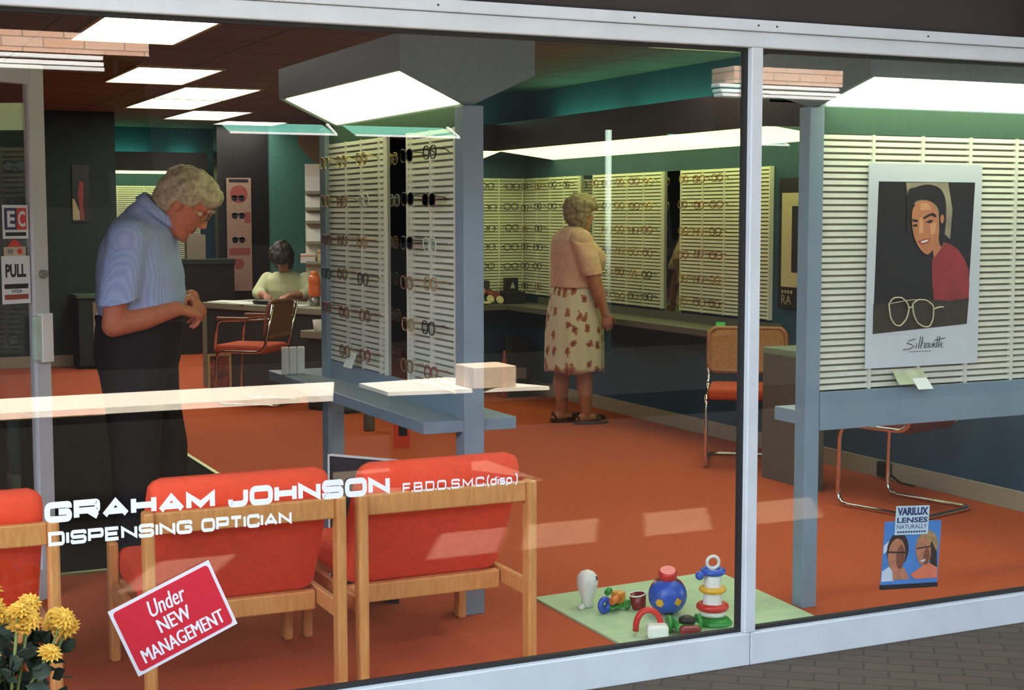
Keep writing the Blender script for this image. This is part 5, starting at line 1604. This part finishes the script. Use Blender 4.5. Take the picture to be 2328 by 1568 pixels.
# arms: right arm is the near one
eR, wR = V((-.055, -.235, 1.025)), V((.175, -.135, 1.085))
eL, wL = V((.0, .235, 1.04)), V((.185, .105, 1.12))
limb(b, [((.0, -.155, 1.35), .045), ((-.035, -.225, 1.2), .046), (eR, .047), ((.06, -.19, 1.05), .044), (wR, .031)])
limb(b, [((.0, .155, 1.35), .045), ((.0, .225, 1.2), .046), (eL, .047), ((.09, .17, 1.08), .044), (wL, .031)])
hand(b, wR, (.62, .62, -.18), (.1, .5, -.75), (50, 48, 30), s=1.05, thumb_side=1)
hand(b, wL, (.5, -.72, -.42), (-.35, -.35, -.8), (30, 42, 30), s=1.05, thumb_side=-1)
for s in (-1, 1):
    limb(b, [((0, s * .09, .9), .1), ((.01, s * .1, .5), .065), ((-.02, s * .1, .1), .04)])
me = remeshed(b, .0042, 5)
sockets(me, HM, KM)
paint(me, HM, [(1, lambda q: q.x > .074 * KM and abs(q.y) < .024 and -.066 * KM < q.z < -.05 * KM and q.z < -.045)])
put('body', me, [M_SKIN_M, M_LIPS], man)
eyes(HM, KM, man, M_IRIS)
def man_hair(x, y, z):
    if z > .045 + max(0, x) * .35: return True
    if x < -.005 and z > -.03 and abs(y) > .03: return x < -.03 or z > .03
    if x < -.04 and z > -.055: return True
    if -.01 < x < .03 and z > .012 and abs(y) > .05: return True
    return False
hm = hair_mesh(HM, KM, .023, man_hair, 5, 420, jitter=.006)
put('hair', hm, M_HAIR_G, man)
b = MB()
for s in (-1, 1):
    b.tube([V(p) * KM for p in ((.089, s * .044, .040), (.093, s * .03, .045), (.097, s * .012, .041))], .0055, n=8)
bmesh.ops.transform(b.bm, matrix=HM, verts=b.bm.verts[:])
b.build('eyebrow', M_HAIR_G, man)
# his spectacles
b = MB()
for s in (-1, 1):
    b.tube([V(p) * KM + V((.102, s * .033 * KM, .008)) for p in [V((0, q[0] * .8, q[2] * .8)) for q in rim_pts(0, s, 22)]], .0016, n=6, closed=True)
    b.tube([V(p) * KM for p in ((.094, s * .060, .018), (.085, s * .074, .016), (.0, s * .083, .012), (-.025, s * .082, -.004))], .0019, n=6)
b.tube([V(p) * KM for p in ((.095, -.012, .012), (.103, 0, .016), (.095, .012, .012))], .0016, n=6)
bmesh.ops.transform(b.bm, matrix=HM, verts=b.bm.verts[:])
sp = b.build('spectacles', FR['gold'], man)
b = MB()
for s in (-1, 1):
    b.prism([V((.1, 0, 0)) * KM + V((0, s * .033 * KM, .008)) + V((0, q[0] * .8, q[2] * .8)) * KM for q in rim_pts(0, s, 18)], (.001, 0, 0))
bmesh.ops.transform(b.bm, matrix=HM, verts=b.bm.verts[:])
b.build('lens', LENS_CLEAR, sp)
# shirt
M_SHIRT = bpy.data.materials.new('pale_blue_striped_shirt'); M_SHIRT.use_nodes = True
nt = M_SHIRT.node_tree; pr = nt.nodes['Principled BSDF']; pr.inputs['Roughness'].default_value = .85
tc = nt.nodes.new('ShaderNodeTexCoord'); wv = nt.nodes.new('ShaderNodeTexWave'); wv.wave_type = 'BANDS'; wv.bands_direction = 'Y'; wv.inputs['Scale'].default_value = 28; wv.inputs['Distortion'].default_value = 1.2; wv.inputs['Detail'].default_value = 1
rp2 = nt.nodes.new('ShaderNodeValToRGB'); rp2.color_ramp.elements[0].color = (.36, .50, .90, 1); rp2.color_ramp.elements[1].color = (.46, .60, .95, 1)
nz = nt.nodes.new('ShaderNodeTexNoise'); nz.inputs['Scale'].default_value = 9; nz.inputs['Detail'].default_value = 3
bp = nt.nodes.new('ShaderNodeBump'); bp.inputs['Strength'].default_value = .6; bp.inputs['Distance'].default_value = .03
nt.links.new(tc.outputs['Object'], wv.inputs['Vector']); nt.links.new(wv.outputs['Color'], rp2.inputs['Fac']); nt.links.new(rp2.outputs['Color'], pr.inputs['Base Color'])
nt.links.new(tc.outputs['Object'], nz.inputs['Vector']); nt.links.new(nz.outputs['Fac'], bp.inputs['Height']); nt.links.new(bp.outputs['Normal'], pr.inputs['Normal'])
b = MB()
b.loft([((0, 0, 1.03), (.16, 0, 0), (0, .19, 0)), ((.0, 0, 1.06), (.172, 0, 0), (0, .2, 0)), ((.002, 0, 1.12), (.178, 0, 0), (0, .205, 0)), ((-.002, 0, 1.235), (.17, 0, 0), (0, .208, 0)), ((.0, 0, 1.34), (.148, 0, 0), (0, .208, 0)), ((.02, 0, 1.415), (.118, 0, -.02), (0, .185, 0)), ((.045, 0, 1.455), (.09, 0, -.045), (0, .115, 0)), ((.072, 0, 1.474), (.066, 0, -.058), (0, .08, 0))], n=32, p=2.3)
for s in (-1, 1):
    b.ball((.0, s * .165, 1.365), (.09, .075, .085))
    sh = V((-.005, s * .175, 1.375)); el = V((-.035, s * .232, 1.115)) if s < 0 else V((.0, .232, 1.13))
    b.loft([(sh + V((.02, -s * .05, .03)), (.075, 0, .0), (0, .04, .07)), (sh, (.082, 0, .01), (0, .06, .05)), (sh.lerp(el, .4), (.08, 0, .01), (0, .066, .02)), (sh.lerp(el, .8), (.083, 0, .012), (0, .066, .01)), (el, (.082, 0, .012), (0, .064, .01))], n=22, p=2.2)
shm = remeshed(b, .006, 6, 'shirt')
for v in shm.vertices:
    q = v.co
    nse = noise.noise(V((q.x * 9, q.y * 7, q.z * 11))) * .006 + noise.noise(V((q.x * 3 + q.z * 14, 3, q.z * 5))) * .006
    v.co = q + v.normal * nse
so = put('shirt', shm, M_SHIRT, man)
b = MB()
cpts = []
for i in range(25):
    a = R(-150 + 300 * i / 24)
    c = V((.080, 0, 1.474))
    x, y = -math.cos(a), math.sin(a)
    cpts.append((c + V((x * .070, y * .080, -x * .060)), a))
ringo = []
for (p, a) in cpts:
    up = V((.014, 0, .022))
    out = V((-math.cos(a), math.sin(a), .5 * math.cos(a))).normalized()
    ringo.append([p + up - out * .006, p + up + out * .003, p + out * .020 - up * .35, p + out * .012 - up * .4])
for ra, rb in zip(ringo, ringo[1:]):
    for j in range(4):
        f = b.bm.faces.new([b.bm.verts.new(v) for v in (ra[j], rb[j], rb[(j + 1) % 4], ra[(j + 1) % 4])]); f.smooth = True
bmesh.ops.remove_doubles(b.bm, verts=b.bm.verts[:], dist=1e-5)
b.build('collar', M_SHIRT, so)
# trousers and belt
M_TROU = mat('black_trousers', (0.008, 0.007, 0.008, 1), 0.9, var=0.2, bump=0.2, bscale=12)
b = MB()
b.loft([((-.005, 0, 1.06), (.168, 0, 0), (0, .196, 0)), ((-.015, 0, .98), (.172, 0, 0), (0, .2, 0)), ((-.02, 0, .88), (.172, 0, 0), (0, .2, 0)), ((-.02, 0, .8), (.15, 0, 0), (0, .18, 0))], n=28, p=2.3)
for s, xk, xa in ((-1, -.015, -.02), (1, .055, .06)):
    b.loft([((-.02, s * .095, .88), (.145, 0, 0), (0, .1, 0)), ((-.01 + xk * .3, s * .1, .7), (.118, 0, 0), (0, .098, 0)), ((xk, s * .1, .5), (.1, 0, 0), (0, .088, 0)), ((xk, s * .1, .3), (.094, 0, 0), (0, .082, 0)), ((xa, s * .1, .035), (.09, 0, 0), (0, .076, 0))], n=24, p=2.2)
to = put('trousers', remeshed(b, .007, 6, 'trousers'), M_TROU, man)
for s, xa in ((-1, -.02), (1, .06)):
    b = MB()
    b.loft([((xa + .03, s * .1, .008), (.135, 0, 0), (0, .046, 0)), ((xa + .03, s * .1, .03), (.14, 0, 0), (0, .048, 0)), ((xa + .02, s * .1, .06), (.12, 0, 0), (0, .045, 0)), ((xa - .01, s * .1, .095), (.075, 0, 0), (0, .042, 0))], n=22, p=2.4)
    b.build('shoe', M_BLACK, man)
b = MB()
pts = [(-.005 + .176 * math.cos(R(a)), .203 * math.sin(R(a)), 1.042) for a in range(0, 360, 10)]
b.tube(pts, .006, n=8, closed=True, ry=.016); b.build('belt', M_BLACK, to)

# ---------------------------------------------------------------- the standing woman: faces the right wall
wom = thing('person', 'person in peach puff-sleeved top and floral skirt facing the right wall', 'person', (4.86, 9.25, 0), R(-6))
HW = rotM((.045, 0, 1.475), R(8), R(10))
KW = .98
b = MB()
head_mb(b, HW, KW)
limb(b, [((-.01, 0, 1.33), .06), ((.015, 0, 1.38), .052), ((.025, 0, 1.42), .052)])
b.loft([((0, 0, .85), (.14, 0, 0), (0, .17, 0)), ((0, 0, 1.0), (.125, 0, 0), (0, .15, 0)), ((.0, 0, 1.15), (.14, 0, 0), (0, .16, 0)), ((-.02, 0, 1.28), (.1, 0, 0), (0, .16, 0)), ((-.01, 0, 1.35), (.055, 0, 0), (0, .09, 0))], n=24)
eRw, wRw = V((.06, -.225, 1.02)), V((.135, -.235, .79))
limb(b, [((-.02, -.15, 1.27), .045), ((.02, -.21, 1.15), .046), (eRw, .047), ((.09, -.235, .92), .043), (wRw, .029)])
eLw, wLw = V((.04, .225, 1.02)), V((.1, .215, .82))
limb(b, [((-.02, .15, 1.27), .045), ((.02, .21, 1.15), .046), (eLw, .047), ((.07, .225, .93), .043), (wLw, .029)])
hand(b, wRw, (.25, .1, -.95), (.3, .95, .1), (22, 26, 18), s=.95, thumb_side=1)
hand(b, wLw, (.3, -.1, -.9), (.3, -.95, .1), (22, 26, 18), s=.95, thumb_side=-1)
for s, xo, yo in ((-1, .06, -.075), (1, -.06, .075)):
    limb(b, [((xo * .5, yo, .6), .08), ((xo * .8 - .005, yo, .40), .06), ((xo - .012, yo, .28), .057), ((xo - .005, yo, .15), .043), ((xo, yo, .075), .036)])
    b.loft([((xo - .045, yo, .05), (.03, 0, 0), (0, .028, 0)), ((xo - .045, yo, .02), (.035, 0, 0), (0, .03, 0))], n=16)
    limb(b, [((xo - .03, yo, .045), .032), ((xo + .05, yo, .045), .03), ((xo + .11, yo, .03), .026), ((xo + .15, yo, .025), .02)])
me = remeshed(b, .0045, 5)
sockets(me, HW, KW)
paint(me, HW, [(1, lambda q: q.x > .072 and abs(q.y) < .022 and -.066 < q.z < -.05)])
put('body', me, [M_SKIN_W, M_LIPS], wom)
eyes(HW, KW, wom, M_IRIS)
def wom_hair(x, y, z):
    if z > .06 and x < .085: return True
    if x < .03 and z > -.01: return True
    if x < -.005 and z > -.08: return True
    return False
put('hair', hair_mesh(HW, KW, .027, wom_hair, 9, 330, jitter=.009, voxel=.006, smooth=2), M_HAIR_W, wom)
M_TOP = mat('peach_knit_top', (0.66, 0.42, 0.32, 1), 0.85, var=0.08, bump=0.4, bscale=60)
b = MB()
b.loft([((.0, 0, .965), (.172, 0, 0), (0, .197, 0)), ((.0, 0, 1.01), (.166, 0, 0), (0, .191, 0)), ((.015, 0, 1.08), (.178, 0, 0), (0, .193, 0)), ((.028, 0, 1.15), (.192, 0, 0), (0, .197, 0)), ((.012, 0, 1.22), (.175, 0, 0), (0, .195, 0)), ((-.018, 0, 1.3), (.128, 0, 0), (0, .185, 0)), ((-.02, 0, 1.36), (.085, 0, .0), (0, .125, 0)), ((-.012, 0, 1.385), (.062, 0, 0), (0, .075, 0))], n=30, p=2.25)
for s, el in ((-1, V((.05, -.225, 1.055))), (1, V((.07, .225, 1.055)))):
    b.ball((-.015, s * .155, 1.29), (.085, .075, .08))
    sh = V((-.02, s * .165, 1.30))
    b.loft([(sh + V((.01, -s * .04, .02)), (.065, 0, 0), (0, .03, .055)), (sh + V((0, s * .01, 0)), (.082, 0, 0), (0, .06, .03)), (sh.lerp(el, .4), (.082, 0, 0), (0, .068, .01)), (sh.lerp(el, .85), (.076, 0, .01), (0, .064, 0)), (el, (.066, 0, .01), (0, .058, 0))], n=20)
for s in (-1, 1):
    b.ball((.13, s * .075, 1.165), (.075, .075, .075))
tm = remeshed(b, .006, 6, 'top')
for v in tm.vertices:
    q = v.co
    v.co = q + v.normal * (noise.noise(V((q.x * 12, q.y * 8, q.z * 14))) * .006)
put('top', tm, M_TOP, wom)
# skirt with small flower sprays
M_SKIRT = bpy.data.materials.new('floral_skirt_cloth'); M_SKIRT.use_nodes = True
nt = M_SKIRT.node_tree; pr = nt.nodes['Principled BSDF']; pr.inputs['Roughness'].default_value = .85
tc = nt.nodes.new('ShaderNodeTexCoord'); mp = nt.nodes.new('ShaderNodeMapping'); mp.inputs['Scale'].default_value = (11.5, 8.0, 1)
vo = nt.nodes.new('ShaderNodeTexVoronoi'); vo.voronoi_dimensions = '2D'; vo.inputs['Scale'].default_value = 1.0; vo.inputs['Randomness'].default_value = .85
nz = nt.nodes.new('ShaderNodeTexNoise'); nz.inputs['Scale'].default_value = 32
nz.inputs['Detail'].default_value = 4
ad = nt.nodes.new('ShaderNodeMath'); ad.operation = 'MULTIPLY_ADD'; ad.inputs[1].default_value = .75
cr = nt.nodes.new('ShaderNodeValToRGB'); cr.color_ramp.interpolation = 'LINEAR'
cr.color_ramp.elements[0].position = 0.28; cr.color_ramp.elements[0].color = (.10, .02, .03, 1)
cr.color_ramp.elements[1].position = .66; cr.color_ramp.elements[1].color = (.66, .64, .48, 1)
e2 = cr.color_ramp.elements.new(.52); e2.color = (.38, .14, .09, 1)
e3 = cr.color_ramp.elements.new(.60); e3.color = (.42, .2, .1, 1)
nt.links.new(tc.outputs['UV'], mp.inputs['Vector']); nt.links.new(mp.outputs['Vector'], vo.inputs['Vector'])
nt.links.new(tc.outputs['Object'], nz.inputs['Vector']); nt.links.new(nz.outputs['Fac'], ad.inputs[0]); nt.links.new(vo.outputs['Distance'], ad.inputs[2])
nt.links.new(ad.outputs[0], cr.inputs['Fac']); nt.links.new(cr.outputs['Color'], pr.inputs['Base Color'])
b = MB()
secs = []
N = 72
zs = [.985, .95, .88, .78, .68, .58, .48, .41, .375]
rings = []
for z in zs:
    t = (0.985 - z) / .61
    a, w = .15 + .055 * min(1, t * 1.9) ** .7, .174 + .046 * min(1, t * 1.9) ** .7
    ring = []
    for j in range(N):
        th = 2 * math.pi * j / N
        rip = 1 + .035 * t * math.sin(th * 11 + 1.3 * math.sin(th * 3))
        ring.append(b.bm.verts.new((a * rip * math.cos(th), w * rip * math.sin(th), z + .012 * math.sin(th * 4) * (1 if z < .4 else 0))))
    rings.append(ring)
inner = []
for z in (.38, .985):
    a, w = (.195, .21) if z < .5 else (.14, .165)
    inner.append([b.bm.verts.new((a * math.cos(2 * math.pi * j / N), w * math.sin(2 * math.pi * j / N), z)) for j in range(N)])
seq = rings + [inner[0], inner[1]]
for ra, rb in zip(seq, seq[1:]):
    for j in range(N):
        f = b.bm.faces.new((ra[j], ra[(j + 1) % N], rb[(j + 1) % N], rb[j])); f.smooth = True
for j in range(N):
    b.bm.faces.new((inner[1][j], inner[1][(j + 1) % N], rings[0][(j + 1) % N], rings[0][j]))
uvl = b.bm.loops.layers.uv.new('UVMap')
for f in b.bm.faces:
    th = [math.atan2(l.vert.co.y, l.vert.co.x) for l in f.loops]
    m0 = max(th)
    for l, a in zip(f.loops, th):
        if m0 - a > math.pi:
            a += 2 * math.pi
        l[uvl].uv = (a * .21, l.vert.co.z)
b.build('skirt', M_SKIRT, wom)
M_SAND = mat('dark_brown_leather', (0.05, 0.022, 0.014, 1), 0.5, var=0.15)
for s, xo, yo in ((-1, .06, -.075), (1, -.06, .075)):
    b = MB()
    b.loft([((xo + .04, yo, 0.0), (.13, 0, 0), (0, .042, 0)), ((xo + .04, yo, .016), (.135, 0, 0), (0, .044, 0))], n=22, p=2.3)
    b.box((xo - .085, yo - .03, 0), (xo - .03, yo + .03, .03), bev=.006)
    o = b.build('sandal', M_SAND, wom)
    b = MB()
    b.loft([((xo + .05, yo, .03), (.045, 0, 0), (0, .044, 0)), ((xo + .10, yo, .035), (.055, 0, 0), (0, .042, 0)), ((xo + .095, yo, .062), (.04, 0, 0), (0, .034, 0))], n=18)
    b.tube([(xo - .06, yo - .036, .03), (xo - .075, yo, .075), (xo - .06, yo + .036, .03)], .007, n=6)
    b.build('strap', M_SAND, o)

# ---------------------------------------------------------------- the seated person behind the desk
sea = thing('person', 'seated dark-haired person in cream blouse writing at the desk', 'person', (3.84, 12.82, 0), math.atan2(-1, -.62))
HS = rotM((.13, 0, 1.10), R(52))
b = MB()
head_mb(b, HS, .95)
limb(b, [((.02, 0, .95), .055), ((.08, 0, 1.04), .05)])
b.loft([((-.05, 0, .45), (.14, 0, 0), (0, .17, 0)), ((-.05, 0, .6), (.12, 0, 0), (0, .15, 0)), ((-.02, 0, .8), (.12, 0, 0), (0, .16, 0)), ((.02, 0, .95), (.07, 0, 0), (0, .1, 0))], n=20)
for s in (-1, 1):
    e, w = V((.1, s * .23, .77)), V((.3, s * .1, .765))
    limb(b, [((.0, s * .17, .9), .05), (e, .042), (w, .028)])
    hand(b, w, (.9, -s * .35, -.08), (.1, 0, -1), (20, 30, 25), s=.9, thumb_side=-s)
    limb(b, [((-.02, s * .1, .48), .085), ((.36, s * .1, .48), .06), ((.34, s * .1, .1), .042)])
    limb(b, [((.33, s * .1, .045), .035), ((.46, s * .1, .035), .028)])
put('body', remeshed(b, .006, 4), M_SKIN_W, sea)
def sea_hair(x, y, z):
    if z > .035: return True
    if x < .035 and abs(y) > .02 and z > -.1: return True
    return x < 0 and z > -.11
put('hair', hair_mesh(HS, .95, .032, sea_hair, 4, 260, jitter=.006, voxel=.008, smooth=3), M_HAIR_D, sea)
b = MB()
b.loft([((-.05, 0, .5), (.15, 0, 0), (0, .17, 0)), ((-.04, 0, .65), (.14, 0, 0), (0, .17, 0)), ((-.01, 0, .8), (.145, 0, 0), (0, .19, 0)), ((.015, 0, .9), (.11, 0, 0), (0, .19, 0)), ((.03, 0, .965), (.07, 0, 0), (0, .1, 0))], n=26)
for s in (-1, 1):
    limb(b, [((.0, s * .17, .895), .068), ((.09, s * .228, .78), .062), ((.16, s * .19, .772), .05)])
put('blouse', remeshed(b, .007, 6, 'blouse'), mat('cream_blouse_cloth', (0.62, 0.66, 0.4, 1), 0.85, bump=0.4, bscale=30), sea)
b = MB()
b.loft([((-.03, 0, .42), (.17, 0, 0), (0, .19, 0)), ((-.03, 0, .52), (.16, 0, 0), (0, .18, 0))], n=24)
for s in (-1, 1):
    limb(b, [((-.02, s * .1, .48), .1), ((.36, s * .1, .48), .08), ((.345, s * .1, .2), .075)])
put('skirt', remeshed(b, .008, 5, 'skirt'), M_TROU, sea)
st2 = thing('stool', 'dark seat under the writing person behind the desk', 'seat', (3.84, 12.82, 0), math.atan2(-1, -.62))
b = MB(); b.box((-.2, -.19, .34), (.14, .19, .375), bev=.015); b.build('seat', M_BLACK, st2)
for x in (-.22, .14):
    for y in (-.18, .18):
        b = MB(); b.cyl((x, y, 0), (x, y, .345), .013); b.build('leg', M_CHROME, st2)
